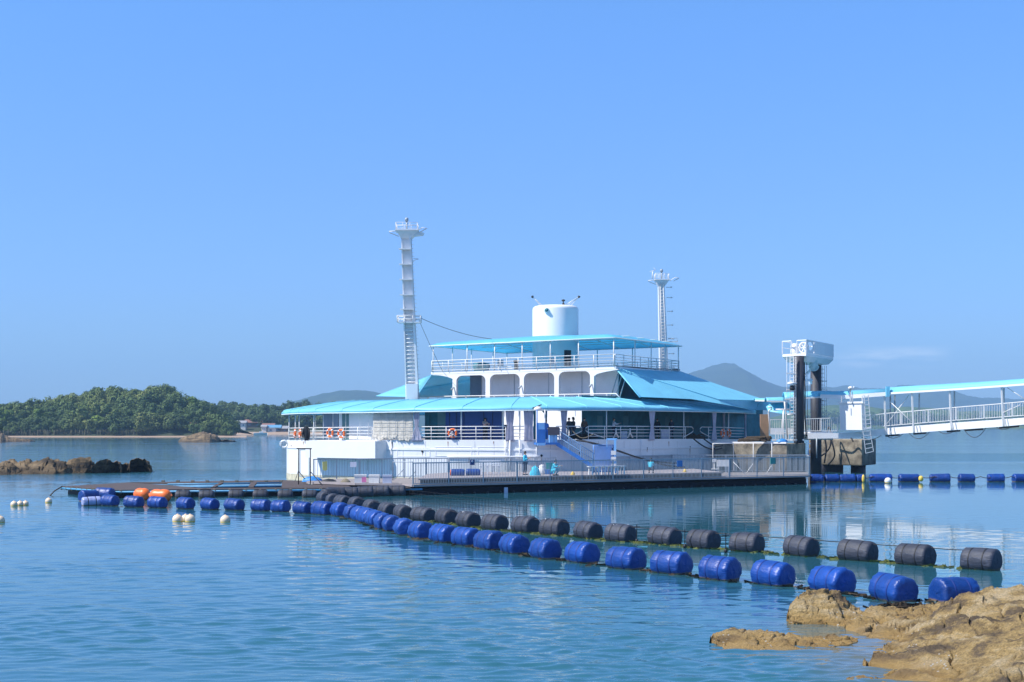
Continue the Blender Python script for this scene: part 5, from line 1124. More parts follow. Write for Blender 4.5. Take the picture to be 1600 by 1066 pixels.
for pts in ([(1291,147,677),(1296,147,668),(1300,146,690),(1304,146,712),(1294,146.5,726)], [(1292,147,676),(1312,146,682),(1326,145.5,680),(1333,145,690)], [(1268,147,716),(1284,147,712),(1296,147,700),(1299,147,682)], [(1287,147,678),(1291,147,700),(1288,147,724)]):
    mb.tube(spline([tuple(at(*q_)) for q_ in pts], 6, False), .08, 6)
tag(mb.build('hose', M['black']), 'bundle of black hoses hanging over the raised pier block', 'hoses')
mb = MB(); 
for px in (1263,1270,1277):
    for z in (1.8,2.3,2.8): mb.bar(at(px,146.8,z=z), at(px+6,146.8,z=z), .06)
    mb.bar(at(px,146.8,z=1.6), at(px,146.8,z=3.3), .07)
mb.bar(at(1262,146.7,z=3.3), at(1283,146.7,z=3.3), .07); mb.bar(at(1262,146.7,z=1.6), at(1283,146.7,z=1.6), .07)
tag(mb.build('cage_ladder', M['lightblue']), 'pale blue metal frame in the shade between the two pier blocks', 'frame')
# junk on the pier top
mb = MB(); rn = random.Random(9)
for k in range(9):
    x0 = rn.uniform(1150,1175); z = 3.25+.09*(k % 4); mb.tube(spline([tuple(at(x0,129.4,z=z)), tuple(at(x0+20,129.2,z=z+.05)), tuple(at(min(1206,x0+rn.uniform(30,45)),129,z=z+rn.uniform(-.02,.1)))], 5, False), .09, 7)
tag(mb.build('pipe_bundle', M['debris']), 'heap of dark pipes lying on the concrete pier', 'pipes')
lump(1222,128.9,.95,.26,'blue tarpaulin bundle on the corner of the concrete pier','tarpaulin','bluetarp',z=3.17,seed=21,d=.5)
mb = MB(); p = at(1199,129.3,z=3.17); mb.lathe(p, [(0,0),(.25,0),(.25,.12),(.2,.16),(.27,.2),(.27,.38),(.2,.44),(0,.46)], 18); tag(mb.build('winch_drum', M['white_clean']), 'white round winch drum on the concrete pier beside the dark pipes', 'drum')
tw = empty('lifting_tower', at(1255, 134, z=3), 'two dark columns carrying a white machinery box above the pier', 'tower')
for px, D, r, zb in ((1248.5,131.5,.43,3.03),(1275,140,.5,-1)):
    mb = MB(); p = at(px, D, z=0); mb.tube([(p.x,p.y,zb),(p.x,p.y,10.5)], r, 24); mb.build('column', M['darkpile'], tw)
t0, t1, t2 = at(1222.5,133.2,z=0), at(1259.5,131,z=0), at(1302,139.6,z=0)
t3 = t0+t2-t1
mb = MB(); q = [t0,t1,t2,t3]; ce = (t0+t2)/2; mb.box8([Vector((*(ce+(p-ce)*.8).xy,10.05)) for p in q]+[Vector((p.x,p.y,10.5)) for p in q]); mb.box8([Vector((p.x,p.y,10.5)) for p in q]+[Vector((p.x,p.y,10.72)) for p in q])
M['paleteal'] = mat('pale_teal_paint', (.5,.68,.68), .5); mb.build('platform', M['white_clean'], tw)
u1 = (t2-t1).normalized(); v1 = (t0-t1).normalized()
mb = MB()                               # side panel with a round hole
def SP(s_, z): return Vector((*(t1+u1*s_).xy, z))
Ls = (t2-t1).length; hc, hz, hr = 1.3, 11.38, .34; N = 28; z0, z1 = 10.74, 11.84
ring_ = []; out_ = []
for k in range(N):
    a = 2*math.pi*k/N; c, s_ = math.cos(a), math.sin(a); ring_.append(SP(hc+.85*c, hz+.36*s_)); m_ = max(abs(c)/1.28, abs(s_)/.55); 
    out_.append(SP(hc+c/m_, min(z1,max(z0,11.29+s_/m_))))
mb.grid([ring_, out_], False, True); mb.sheet([SP(hc+1.28, z0), SP(Ls, z0), SP(Ls, z1), SP(hc+1.28, z1)], .04)
o = mb.build('side_panel', M['panel'], tw)
mb = MB()
for s_ in (2.6, 4.4, 6.2): mb.bar(SP(s_,z0)-v1*-.03, SP(s_,z1)-v1*-.03, .04)
mb.bar(SP(0,z1+.02), SP(Ls,z1+.02), .07); mb.bar(SP(0,z0+.03), SP(Ls,z0+.03), .07); mb.build('panel_seam', M['white_clean'], tw)
mb = MB(); e0 = t1; 
for s_ in (0,.75,1.0): p = t1.lerp(t0, s_*1.0 if s_ != .75 else .62); mb.bar((p.x,p.y,10.72),(p.x,p.y,11.84), .08)
p = t1.lerp(t0,.62); mb.bar((t1.x,t1.y,11.84),(*t1.lerp(t0,.38).xy,11.84), .08); mb.bar((*t1.lerp(t0,.38).xy,10.72),(*t1.lerp(t0,.38).xy,11.84), .08); mb.bar((t0.x,t0.y,11.84),(p.x,p.y,11.84), .08); mb.bar((t3.x,t3.y,11.84),(t0.x,t0.y,11.84),.08); mb.bar((t3.x,t3.y,11.84),(t2.x,t2.y,11.84),.08); mb.bar((t3.x,t3.y,11.3),(t0.x,t0.y,11.3),.05)
mb.build('top_railing', M['white_clean'], tw)
mb = MB(); p = t1.lerp(t0,.6)+u1*.9; mb.lathe((p.x,p.y,10.72), [(0,0),(.36,0),(.36,.5),(.3,.52),(.38,.56),(.34,.74),(.18,.9),(0,.94)], 20); mb.build('motor_housing', M['white_clean'], tw)
mb = MB(); p = t1.lerp(t0,.22)+u1*1.0; mb.lathe((p.x,p.y,11.25), [(.42,-.12),(.5,-.12),(.5,.12),(.42,.12),(.42,-.12)], 24, v1.cross(Vector((0,0,1)))*1)
for k in range(6): a = k*math.pi/3; w_ = v1; mb.bar((p.x,p.y,11.25), (p.x+v1.x*.45*math.cos(a),p.y+v1.y*.45*math.cos(a),11.25+.45*math.sin(a)), .06)
mb.build('rope_wheel', M['white_clean'], tw)
mb = MB(); p = at(1271,134.5,z=9.75); mb.lathe(p, [(0,-.1),(.42,-.1),(.46,0),(.42,.1),(0,.1)], 22, Vector((.3,-1,0)).normalized()); mb.tube([p+Vector((.02,-.1,.0))+Vector((.42*math.cos(k*.3),0,-.42*abs(math.sin(k*.3)))) for k in range(11)], .05, 6); mb.box((p.x,p.y+.1,10.0),(.7,.3,.5)); mb.build('pulley', M['paleteal'], tw)
mb = MB(); mb.bar(at(1256,132,589), at(1268,138,576.5), .16); mb.bar(at(1255,132,594), at(1268,138,594), .2); mb.box(at(1266.5,137,596),(.25,.25,.5)); mb.split('tie_brace', M['white_clean'], tw)
mb = MB()
for px in (1257.5,1260.5): mb.tube([at(px,134,z=10.1), at(px+1.5,134,z=3.4)], .025, 5)
mb.tube([at(1256,131.6,z=10.0),at(1258,131,z=7.5),at(1257.5,131,z=5.5),at(1260,131,z=3.6)], .06, 6); mb.build('hoist_cable', M['black'], tw)
mb = MB()                               # caged ladder left of the first column
for px in (1240.5,1243.6): mb.tube([at(px,131,z=10.4), at(px,131,z=3.1)], .03)
n_ = 26
for k in range(n_): z = 3.3+k*.28; mb.tube([at(1236 if k % 3 else 1234.5,131,z=z), at(1243.6,131,z=z)], .028)
for px in (1229.5,1234.5): mb.tube([at(px,131,z=10.4), at(px,131,z=5.6 if px < 1230 else 4)], .022)
for z in (9.3,7.0+.9,5.9): mb.bar(at(1229,131,z=z-.3), at(1242,131,z=z-.3), .09)
mb.build('ladder', M['railpaint'], tw)
mb = MB()
for px in (1285,1288.5,1291.5): mb.tube([at(px,140.5,z=10.0), at(px,140.5,z=4.9)], .022)
for k in range(14): z = 5.0+k*.36; mb.tube([at(1283.5,140.5,z=z), at(1288.5 if k % 5 else 1292,140.5,z=z)], .028 if k % 5 else .05)
mb.build('ladder', M['railpaint'], tw)
mb = MB(); p = at(1236.5,130.7,z=8.15); mb.lathe(p+Vector((0,0,-.08)), [(0,.2),(.3,.16),(.36,.02),(.3,-.02),(0,-.02)], 16); mb.bar(p, p+Vector((.5,.3,0)), .08); mb.build('lamp_shade', M['white_clean'], tw)
mb = MB(); mb.lathe(p+Vector((.08,0,-.62)), [(0,0),(.2,.02),(.24,.2),(.18,.42),(0,.46)], 14); mb.build('siren', M['black'], tw)
# ------------------------------------------------------------------ gangway
GW = [(1205,133.5,686,672,656),(1250,133.5,686,673,655),(1310,133,685,673.5,653),(1350,132.6,683,671,650.5),(1384,132,679.5,665.5,646),(1440,129.3,675.5,661,641.3),(1500,126.5,671.3,656.2,636),(1560,123.7,667.2,652,631.2),(1600,121.8,663.5,649,627.6),(1700,117,655,640,618),(1790,113,647,631,609)]
gw = empty('covered_gangway', at(1450, 128, z=0), 'long white covered gangway with turquoise roof rising to the right', 'gangway')
def G(px, col, dy=0, dD=0):
    i = next(k for k in range(len(GW)-1) if px <= GW[k+1][0]+1e-6); a, b = GW[i], GW[i+1]; t = (px-a[0])/(b[0]-a[0]); D = lerp(a[1],b[1],t); y = lerp(a[col],b[col],t)+dy
    z = H-(y-HY)/F*D; return Vector(((px-800)/F*D, D, z))+Vector((.25,1,0))*dD
WD = 2.6                                # width across
for side, nm in ((0,'girder'),(WD,'girder')):
    mb = MB(); xs = [1262]+[g[0] for g in GW if g[0] > 1262]
    for a, b in zip(xs, xs[1:]):
        hh = .62 if side == 0 else .5
        def fr(px): w = G(px,2,0,side); t_ = G(px,3,0,side); return w, Vector((t_.x,t_.y,t_.z-.2))
        A0, A1 = fr(a); B0, B1 = fr(b); n_ = Vector((.03,.12,0))
        mb.box8([A0, B0, B0+n_, A0+n_, A1, B1, B1+n_, A1+n_])
    mb.build(nm, M['white_clean'], gw)
mb = MB()
xs = [1205,1250,1310,1350,1384,1440,1500,1560,1600,1700,1790]
rows = [[G(x,3,1.5,d)-Vector((0,0,.12)) for x in xs] for d in (.05,WD)]; mb.grid(rows, False); o = mb.build('walkway', M['panel'], gw); m_ = o.modifiers.new('thickness','SOLIDIFY'); m_.thickness = .12
def gwrail(x0, x1, side, posts, gap=4.0):
    mb = MB(); n_ = int((x1-x0)/10)+1; xs = [lerp(x0,x1,k/n_) for k in range(n_+1)]
    for a, b in zip(xs, xs[1:]): mb.bar(G(a,4,0,side), G(b,4,0,side), .08, .06); mb.bar(G(a,3,0,side), G(b,3,0,side), .07, .05)
    x = x0
    while x < x1: mb.bar(G(x,3,0,side), G(x,4,0,side), .028); x += gap
    for x in posts: mb.bar(G(x,3,0,side), G(x,4,0,side), .11)
    return mb.build('railing', M['railpaint'], gw)
gwrail(1362, 1790, 0, [1384,1408,1451,1494,1538,1582,1625,1668,1712])
gwrail(1362, 1790, WD, [1400,1445,1490,1535,1580,1625,1670], 8)
gwrail(1258, 1310, 0, [1258,1283,1309], 3.2); gwrail(1203, 1248, 0, [1203,1222,1247], 3.6)
RT = [(1282,134,612.5,619.5),(1320,133.3,611,620.5),(1384,132,607.3,615.8)]; RM = [(1389,131.8,605.5,614.8),(1440,129.3,602.2,611.8),(1500,126.5,598.8,608),(1560,123.7,595,603.8),(1600,121.8,592,600.8),(1700,117,583.5,592),(1790,113,575,583)]
def roofpart(lst, m, nm, th):
    mb = MB(); rows = []
    for px, D, yt, yb in lst:
        f = at(px,D,yb); t_ = at(px,D,yt); hgt = t_.z-f.z; d = Vector((.25,1,0)).normalized(); c = f-d*.25; prof = []
        for k in range(11):
            u = k/10; s_ = u*(WD+.5); prof.append(c+d*s_+Vector((0,0,hgt*min(1,math.sin(math.pi*u)**.35 if 0<u<1 else 0))))
        rows.append(prof)
    mb.grid(rows); o = mb.build(nm, m, gw); k_ = o.modifiers.new('thickness','SOLIDIFY'); k_.thickness = th; return o
roofpart(RT, M['canvas'], 'roof', .04); roofpart(RM, M['canvas'], 'roof', .04)
mb = MB()
for lst in (RT, RM):
    for (a, Da, ta, ba), (b, Db, tb, bb) in zip(lst, lst[1:]): mb.bar(at(a,Da-.3,ba), at(b,Db-.3,bb), .12, .16 if lst is RM else .34)
mb.build('roof_gutter', M['white_clean'], gw)
mb = MB(); mb.bar(at(1387,131.4,620), at(1387,131.4,604), .3); mb.build('roof_joint', M['canvas'], gw)
def roofy(px):
    for lst in (RT, RM):
        if lst[0][0] <= px <= lst[-1][0]:
            for a, b in zip(lst, lst[1:]):
                if px <= b[0]: return lerp(a[3], b[3], (px-a[0])/(b[0]-a[0]))
    return 616
for px in (1382,1425,1484,1565,1660):
    mb = MB(); a = G(px+2.2,2,-1,-.08); b = G(px,4,0,-.08); yy = roofy(px); b.z = H-(yy+1-HY)/F*b.y; mb.bar(a, b, .13); mb.build('roof_post', M['railpaint'], gw)
for px in (1391,1437,1493,1572,1398):
    mb = MB(); a = G(px,3,0,WD-.1); b = Vector((a.x,a.y,H-(roofy(px)+2-HY)/F*(a.y-WD))); mb.bar(a, b, .11); mb.build('roof_post', M['steel'], gw)
mb = MB(); mb.tube([G(1386,3,-3,-.1), at(1421,131,616.5)], .035); mb.tube([G(1424,3,-3,-.1), at(1391,131.5,628)], .035); mb.tube([G(1566,3,-6,-.1), at(1600,122,630)], .035); mb.tube([at(1574,123,606),at(1600,122,623)], .035)
mb.build('cross_brace', M['railpaint'], gw)
for p0, p1, d in ((1382,1412,.35),(1420,1453,.55),(1466,1494,.3),(1506,1541,.75),(1556,1583,.28),(1345,1378,.3)):
    mb = MB(); mb.tube(sag(G(p0,2,-.5,.1), G(p1,2,-.5,.1), d), .025, 5); mb.build('hanging_cable', M['black'], gw)
for p0, p1 in ((1384,1405),(1428,1447),(1480,1500),(1508,1536),(1562,1592)):
    mb = MB(); mb.bar(G(p0,2,.4,.2)-Vector((0,0,.08)), G(p1,2,.4,.2)-Vector((0,0,.08)), .14); mb.build('bottom_flange', M['black'], gw)
mb = MB()
for px in (1392,1398,1433,1438,1489,1494,1571,1575): mb.bar(G(px,2,-1,-.1), G(px-2,3,3,-.1), .05)
mb.build('girder_stiffener', M['railpaint'], gw)
# left arched roof pieces over the landing
def arch(px0, px1, D0, D1, yt0, yt1, yb0, yb1, w=3.2, nm='landing_roof', m='canvas', rise=1):
    mb = MB(); rows = []
    for k in range(9):
        u = k/8; px = lerp(px0,px1,u); D = lerp(D0,D1,u); f = at(px,D,lerp(yb0,yb1,u)); h_ = at(px,D,lerp(yt0,yt1,u)).z-f.z; d = Vector((.1,1,0)).normalized()
        rows.append([f+d*(s_/8*w)+Vector((0,0,h_*math.sin(math.pi*min(1,max(0,s_/8)))**.45 if 0 < s_ < 8 else 0)) for s_ in range(9)])
    mb.grid(rows); o = mb.build(nm, M[m], gw); k_ = o.modifiers.new('thickness','SOLIDIFY'); k_.thickness = .04
    mb = MB(); mb.bar(rows[0][0]-Vector((0,.05,0)), rows[-1][0]-Vector((0,.05,0)), .1, .12); mb.build('roof_edge', M['railpaint'], gw)
arch(1198, 1226, 135, 135, 621.5,620.5, 627, 627.5); arch(1226, 1283, 134, 134, 613,611, 624, 620.8); arch(1283, 1300, 135.5, 136, 611,611, 617, 618)
arch(1180, 1205, 139, 138, 622.5,622, 626, 627)
mb = MB(); rows = [[at(1204,137,631),at(1225,136.5,629),at(1246,136,632)],[at(1197,136,636),at(1222,135,642),at(1246,135,646)],[at(1200,135,643),at(1222,134.5,647),at(1244,134.5,648)]]; mb.grid(rows); o = mb.build('side_awning', M['canvas'], gw); k_ = o.modifiers.new('thickness','SOLIDIFY'); k_.thickness = .04
mb = MB()
for pts in ([(1204,132,678),(1201,132,645),(1201.5,132,641),(1206,132,639.5),(1206,132,637),(1200,132,636)],[(1224,132,686),(1224,132,639)],[(1212,132,640),(1234,132,640),(1234,132,645)],[(1231,132,686),(1227,132,640),(1226,132,628)],[(1230,131.5,648),(1243,131.5,647.5)]):
    mb.tube([at(*q_) for q_ in pts], .07, 6)
for x0, x1 in ((1204,1225),(1231,1241)): mb.bar(at(x0,131.6,674), at(x1,131.6,674), .1, .55)
for x in range(1212,1256,4): mb.bar(at(x,131.4,688), at(x,131.4,673), .05)
mb.bar(at(1207,131.2,687.5), at(1256,131.2,687.5), .12, .14); mb.bar(at(1231,131.3,676), at(1256,131.3,676), .08)
mb.build('landing_frame', M['railpaint'], gw)
mb = MB(); p = at(1196,137,z=3.6); mb.box((p.x,p.y+.6,4.55), (.75,.3,2.0)); mb.build('landing_wall', mat('tan_board_wall', (.4,.24,.14), .8), gw)
# blocks below the landing
mb = MB(); mb.box((at(1276,134.5,z=0).x,134.9,H-(681-HY)/F*134.9), (3.0,.3,.72)); mb.build('landing_beam', M['white'], gw)
mb = MB(); mb.tube([at(1276,133,684), at(1276,133,716)], .06); mb.build('drop_pipe', M['steel'], gw)
# control cabin with ladder
cb = empty('control_cabin', at(1330, 133, z=4), 'white metal control cabin hung on the gangway beside a ladder', 'cabin')
mb = MB(); k0, k1 = at(1311.5,132.7,z=0), at(1346,131.1,z=0); q = [k0,k1,k1+Vector((.6,1.2,0)),k0+Vector((.6,1.2,0))]; zb_, zt_ = H-(672-HY)/F*131.5, H-(630.5-HY)/F*131.5
mb.box8([Vector((p.x+.06,p.y,zb_)) for p in q]+[Vector((p.x,p.y,zt_)) for p in q]); mb.build('wall', M['white_clean'], cb)
mb = MB(); ce = (q[0]+q[2])/2; mb.box8([Vector((*(ce+(p-ce)*1.14).xy,zt_+.002)) for p in q]+[Vector((*(ce+(p-ce)*1.12).xy,zt_+.16)) for p in q]); mb.build('roof', M['white_clean'], cb)
mb = MB(); mb.bar(at(1315,131.6,629),at(1315,131.6,619),.06); mb.bar(at(1347,131.6,629),at(1347,131.6,619),.1); mb.bar(at(1329,131.6,629),at(1329,131.6,610),.1); mb.bar(at(1332,131.6,629),at(1332,131.6,612),.06); mb.build('roof_post', M['railpaint'], cb)
mb = MB(); mb.lathe(at(1330,131.5,610)+Vector((-.05,0,0)), [(0,0),(.12,0),(.12,.1),(.22,.12),(.22,.26),(.06,.34),(0,.36)], 14); mb.tube([at(1333,131.5,608),at(1334.5,131.5,604)], .05); mb.build('cabin_lamp', M['white_clean'], cb)
mb = MB(); A1_, A2_, B1_, B2_ = at(1350,131,617), at(1356.5,131,617), at(1353.5,131,672), at(1361,131,670)
mb.bar(A1_,B1_,.06); mb.bar(A2_,B2_,.06)
for k in range(9): t = (k+.5)/9; mb.bar(A1_.lerp(B1_,t), A2_.lerp(B2_,t), .05)
for z in (648,655,662,668): mb.bar(at(1347,131,z+.5), at(1361,131,z), .045)
mb.bar(at(1347,131,671), at(1361,131,669),.09,.1)
C1_, D1_ = at(1348,131,671), at(1353,131,709); C2_, D2_ = at(1359,131,671), at(1365,131,706)
mb.bar(C1_,D1_,.05); mb.bar(C2_,D2_,.05)
for k in range(6): t = (k+.4)/5.5; mb.bar(C1_.lerp(D1_,t), C2_.lerp(D2_,t), .05)
mb.build('ladder', M['railpaint'], cb)
# ------------------------------------------------------------------ raft on the left
rf = empty('pipe_raft', at(300, 102, z=0), 'low dark floating raft of walkways and blue pipes left of the ship', 'raft')
ZR = .5
r1, r2, r3, r4, r5 = at(178,96.5,z=0), at(660,100.8,z=0), at(500,112.5,z=0), at(440,114.5,z=0), at(200,109.5,z=0); rtip = at(97,102.5,z=0)
def plank(name, poly, z0=ZR-.08, z1=ZR, m='raft'):
    mb = MB(); mb.prism([(p.x,p.y) for p in poly], z0, z1); return mb.build(name, M[m], rf)
plank('deck', [r1, at(330,98.2,z=0), at(270,103.8,z=0), r5, rtip])
plank('deck', [at(332,98.2,z=0), at(640,100.3,z=0), at(636,102.0,z=0), at(322,99.6,z=0)])
plank('deck', [at(272,108,z=0), at(440,110.4,z=0), at(442,114.2,z=0), at(202,109.6,z=0)])
plank('deck', [at(440,100.5,z=0), at(548,101.5,z=0), at(545,103.4,z=0), at(478,106.2,z=0), at(486,111.9,z=0), at(441,113.9,z=0)], ZR-.07, ZR+.01)
plank('deck', [at(388,101.4,z=0), at(396,101.4,z=0), at(402,109.8,z=0), at(392,109.8,z=0)], ZR-.07, ZR+.01)
plank('deck', [at(330,101.2,z=0), at(336,101.2,z=0), at(350,109.4,z=0), at(344,109.4,z=0)], ZR-.07, ZR+.01)
mb = MB(); o3 = Vector((0,-.12,0))
for a, b in ((rtip,r1),(r1,r2)):
    mb.tube([Vector((a.x,a.y-.12,ZR-.12)), Vector((b.x,b.y-.12,ZR-.12))], .065, 8)
mb.tube([at(270,103.2,z=ZR-.06), at(440,104.2,z=ZR-.06)], .06, 8); mb.tube([at(262,107.3,z=ZR-.05), at(440,109.8,z=ZR-.05)], .05, 8);
mb.build('edge_pipe', M['raftpipe'], rf)
mb = MB(); mb.prism([(p.x,p.y) for p in (at(184,97.2,z=0),at(640,101.6,z=0),at(640,103,z=0),at(320,100.4,z=0),at(268,104.8,z=0),at(210,108.5,z=0),at(106,102.6,z=0))], -.3, ZR-.25); mb.build('float_frame', M['black'], rf)
rn = random.Random(4)
for k in range(30):                     # rope lashings
    mb = MB(); t = k/29
    a = (rtip.lerp(r1, t*3) if t < .33 else r1.lerp(at(640,100.6,z=0), (t-.33)/.67)); s_ = rn.uniform(.7,1.2)
    mb.tube([Vector((a.x+.07*math.cos(q_)*s_, a.y-.14+.05*q_/6, ZR-.12+.12*math.sin(q_)*s_)) for q_ in [i*.7 for i in range(10)]], .035, 5); mb.build('lashing', M['rope'], rf)
for k in range(9):
    p = at(255+k*23, 110, z=ZR+.05); mb = MB(); mb.box(p, (.22,.22,.16)); mb.build('walkway_clamp', M['rope'], rf)
mb = MB(); mb.tube([rtip+Vector((0,0,ZR)), at(85,101,z=.25), at(76,99.8,z=-.1)], .04, 6); mb.build('mooring_line', M['debris'], rf)
mb = MB(); mb.prism([(p.x,p.y) for p in (at(262,103.4,z=0),at(330,99.8,z=0),at(440,101,z=0),at(441,110.3,z=0),at(272,107.8,z=0),at(225,107,z=0))], .1, .16); mb.build('dark_opening_sheet', M['opening_dark'], rf)  # dark sheet added in the raft opening to hide the bright sky reflection
mb = MB(); mb.tube([at(466.5,105.5,z=ZR), at(466.5,105.5,z=2.98)], .035); mb.tube([at(485,105.5,z=ZR), at(485,105.5,z=2.96)], .035); mb.tube([at(463.5,105.5,z=2.98), at(487,105.5,z=2.96)], .045); mb.tube([at(466,105.5,736), at(476,104.5,748)], .03); mb.tube([at(485,105.5,737), at(502,103.5,756)], .03); mb.tube([at(466,105.5,736),at(461,104,752)],.02)
tag(mb.build('pole_frame', M['black']), 'thin dark pole frame standing on the raft in front of the white hull', 'frame')
rfl = []
for k, px in enumerate((323,369,407,446,286,484)):
    r = smallfloat(px, 97.6 if px > 330 else 96.8, .12, .95, .36, .05, 'float_black', 'raft_float', 'black netted float under the raft front edge, %s from the left' % ('second third fourth fifth first sixth'.split()[k]), 'black floats carrying the raft')
for k, px in enumerate((186,202,220,238)): smallfloat(px-2, 97.6+.0*k, .06, .8, .3, .4, 'float_black', 'raft_float', 'black netted float under the left end of the raft, %s from the tip' % ('first second third fourth'.split()[k]), 'black floats carrying the raft')

# ------------------------------------------------------------------ covered floats in lines
WORDS = 'first second third fourth fifth sixth seventh eighth ninth tenth eleventh twelfth thirteenth fourteenth fifteenth sixteenth seventeenth eighteenth nineteenth twentieth'.split()
def ordn(i):
    if i < 20: return WORDS[i]
    return ('twenty-' if i < 29 else 'thirty-')+WORDS[(i+1) % 10-1] if (i+1) % 10 else 'thirtieth'
def cloth_float(L, r, seed, kind):
    rn = random.Random(seed); N = 40
    prof = [(-.51*L,0),(-.51*L,.3),(-.508*L,.6),(-.5*L,.8),(-.485*L,.9),(-.455*L,.975)]+[(lerp(-.42,.42,k/16)*L,1.0) for k in range(17)]+[(.455*L,.975),(.485*L,.9),(.5*L,.8),(.508*L,.6),(.51*L,.3),(.515*L,0)]
    rows = []
    ph = rn.uniform(0,6); am = rn.uniform(.008,.02)*(1 if kind == 'blue' else .5)
    for x, s_ in prof:
        row = []
        for k in range(N):
            a = 2*math.pi*k/N
            pleat = am*1.3*math.sin(a*11+ph+2*math.sin(a*3))*math.exp(-((abs(x)/L-.42)/.09)**2)*(1 if s_ > .25 else .3)
            sagk = am*1.2*noise.noise(Vector((x*3+seed, math.cos(a)*1.5, math.sin(a)*1.5)))
            dent = -.022*math.exp(-((x-.2*L)/.035)**2)-.022*math.exp(-((x+.22*L)/.035)**2)
            bulge = .035*(1-(2*x/L)**2)
            R_ = max(0, r*s_*(1+bulge)+(pleat+sagk+dent)*(s_ if s_ > .2 else .1))
            fl = 1-.04*(math.sin(a) < -.5)
            row.append(Vector((x+.02*noise.noise(Vector((a,seed,s_*3)))*(1 if abs(x) > .4*L else 0), R_*math.cos(a), R_*math.sin(a)*fl)))
        rows.append(row)
    mb = MB(); mb.grid(rows, True, True); r_ = empty('covered_float', (0,0,0)); 
    mb.build('cover', M['float_blue' if kind == 'blue' else 'float_black' if kind == 'black' else 'float_pale'], r_, local=True)
    for x in (.2*L, -.22*L):
        s2 = MB(); s2.lathe((x,0,0), [(r*1.012,-.02),(r*1.03,-.012),(r*1.03,.012),(r*1.012,.02)], 32, Vector((1,0,0))); s2.build('strap', M['strap_blue' if kind == 'blue' else 'black'], r_, local=True)
    return r_
PR = {k: [cloth_float(1.13+.05*(s_ % 3), .405, s_*7+ord(k[0]), k) for s_ in range(4)] for k in ('blue','black')}
PRp = cloth_float(1.05, .3, 77, 'pale')
used = set(); blue_pts = []
def place(kind, px, yc, yaw, lab, group, sc=1.0, v=0, tilt=0, zc=.27, D=None, sx=1.0):
    proto = PRp if kind == 'pale' else PR[kind][v % 4]
    o = proto if proto.name not in used else copy_tree(proto); used.add(proto.name)
    D = D or (H-zc)*F/(yc-HY); o.location = at(px, D, z=zc); o.rotation_euler = (tilt, R(2)*math.sin(px), yaw); o.scale = (sc*sx, sc, sc); tag(o, lab, 'float', group); return o.location.copy()
BL = [(1491,927),(1396,922),(1300,909),(1208,899),(1125,891),(1049,882),(978,875),(910,866),(852,860),(804,852.5),(765,846.5),(729,841),(693,836),(658,830.5),(632,825.5),(613,820),(600,816.5),(587,811.5),(574,807.5),(563,804.5),(551,801.5),(532,798),(505,796),(473,794.5),(438.5,792),(408,790.5),(366,789.5),(328,788.5),(290,787.5),(246,786),(209,785),(172,783)]
G_B = 'blue covered floats of the outer floating line'
for i, (px, yc) in enumerate(BL):
    D = (H-.27)*F/(yc-HY); P0 = at(px, D)
    j = min(i+1, len(BL)-1); k = max(i-1, 0); Dj = (H-.27)*F/(BL[j][1]-HY); Dk = (H-.27)*F/(BL[k][1]-HY); t = at(BL[k][0], Dk)-at(BL[j][0], Dj)
    yaw = math.atan2(t.y, t.x)
    if i > 22: yaw = min(yaw, R(-36))
    if i == 0: yaw = R(22)
    if i == 1: yaw = R(-62)
    extra = {0:', crumpled', 1:', pleated end', 19:', at the bend'}.get(i, '')
    p = place('blue', px, yc, yaw+.12*math.sin(i*5.3), 'blue covered float, %s from the shore rocks in outer line%s' % (ordn(i), extra), G_B, 1 if i < 23 else .86, i, math.sin(i*2.1)*.3, .27 if i else .2)
    blue_pts.append(p)
place('blue', 139, 776, R(50), 'blue float half hidden at the far left end of the line, behind the faded one', G_B, .95, 1)
place('blue', 164, 772, R(-20), 'blue float lying behind the last one of the line by the raft corner', G_B, .95, 2)
place('pale', 143, 784.5, R(28), 'faded pale blue float at the left end of the outer line', None, 1, 0, .2, .2)
KL = [(1533,876.5),(1430,869.5),(1340,863),(1252,856),(1167,850),(1099,845),(1038.5,839.5),(969.5,835),(919,830.5),(866,825.8),(821,821.8),(773,818),(731.5,813.5),(698,808.5),(661,805.5),(630,801.5),(606,797.5),(581,792.5),(557,787.5),(536,785),(520,782),(507,778.5)]
KL2 = [(514,773.5),(524,771.5),(545,771),(570,769.5),(595,768.5),(620,768)]
G_K = 'black netted floats of the inner floating line'; black_pts = []
for i, (px, yc) in enumerate(KL):
    j = min(i+1, len(KL)-1); k = max(i-1, 0); Dj = (H-.27)*F/(KL[j][1]-HY); Dk = (H-.27)*F/(KL[k][1]-HY); t = at(KL[k][0], Dk)-at(KL[j][0], Dj)
    yaw = math.atan2(t.y, t.x)
    if i < 14: yaw = min(yaw, R(-38)) if yaw > -1.2 else yaw
    black_pts.append(place('black', px, yc, yaw+.1*math.sin(i*3.7), 'black netted float, %s from the right in the inner line' % ordn(i), G_K, 1.0 if i < 14 else .97, i, math.sin(i*3)*.4))
def dropping(p, k):
    mb = MB(); rn = random.Random(k)
    for _ in range(9): d_ = Vector((rn.gauss(0,.16), rn.gauss(0,.04), 0)); q_ = p+d_+Vector((0,0,.408-abs(d_.y)*.8)); mb.lathe(q_, [(rn.uniform(.012,.035),-.012),(.012,.012),(0,.014)], 7)
    return tag(mb.build('bird_dropping', M['white_clean']), 'white bird droppings on top of the %s black float from the right' % ordn(k), 'droppings', None, 'stuff')
for k in (7, 9, 12): dropping(black_pts[k], k)
for i, (px, yc) in enumerate(KL2): black_pts.append(place('black', px, yc, R((60,20,5,3,0,-3)[i]), 'black netted float, %s from the left in the row against the dock end' % ordn(i), G_K, .95, i, 0, .27))
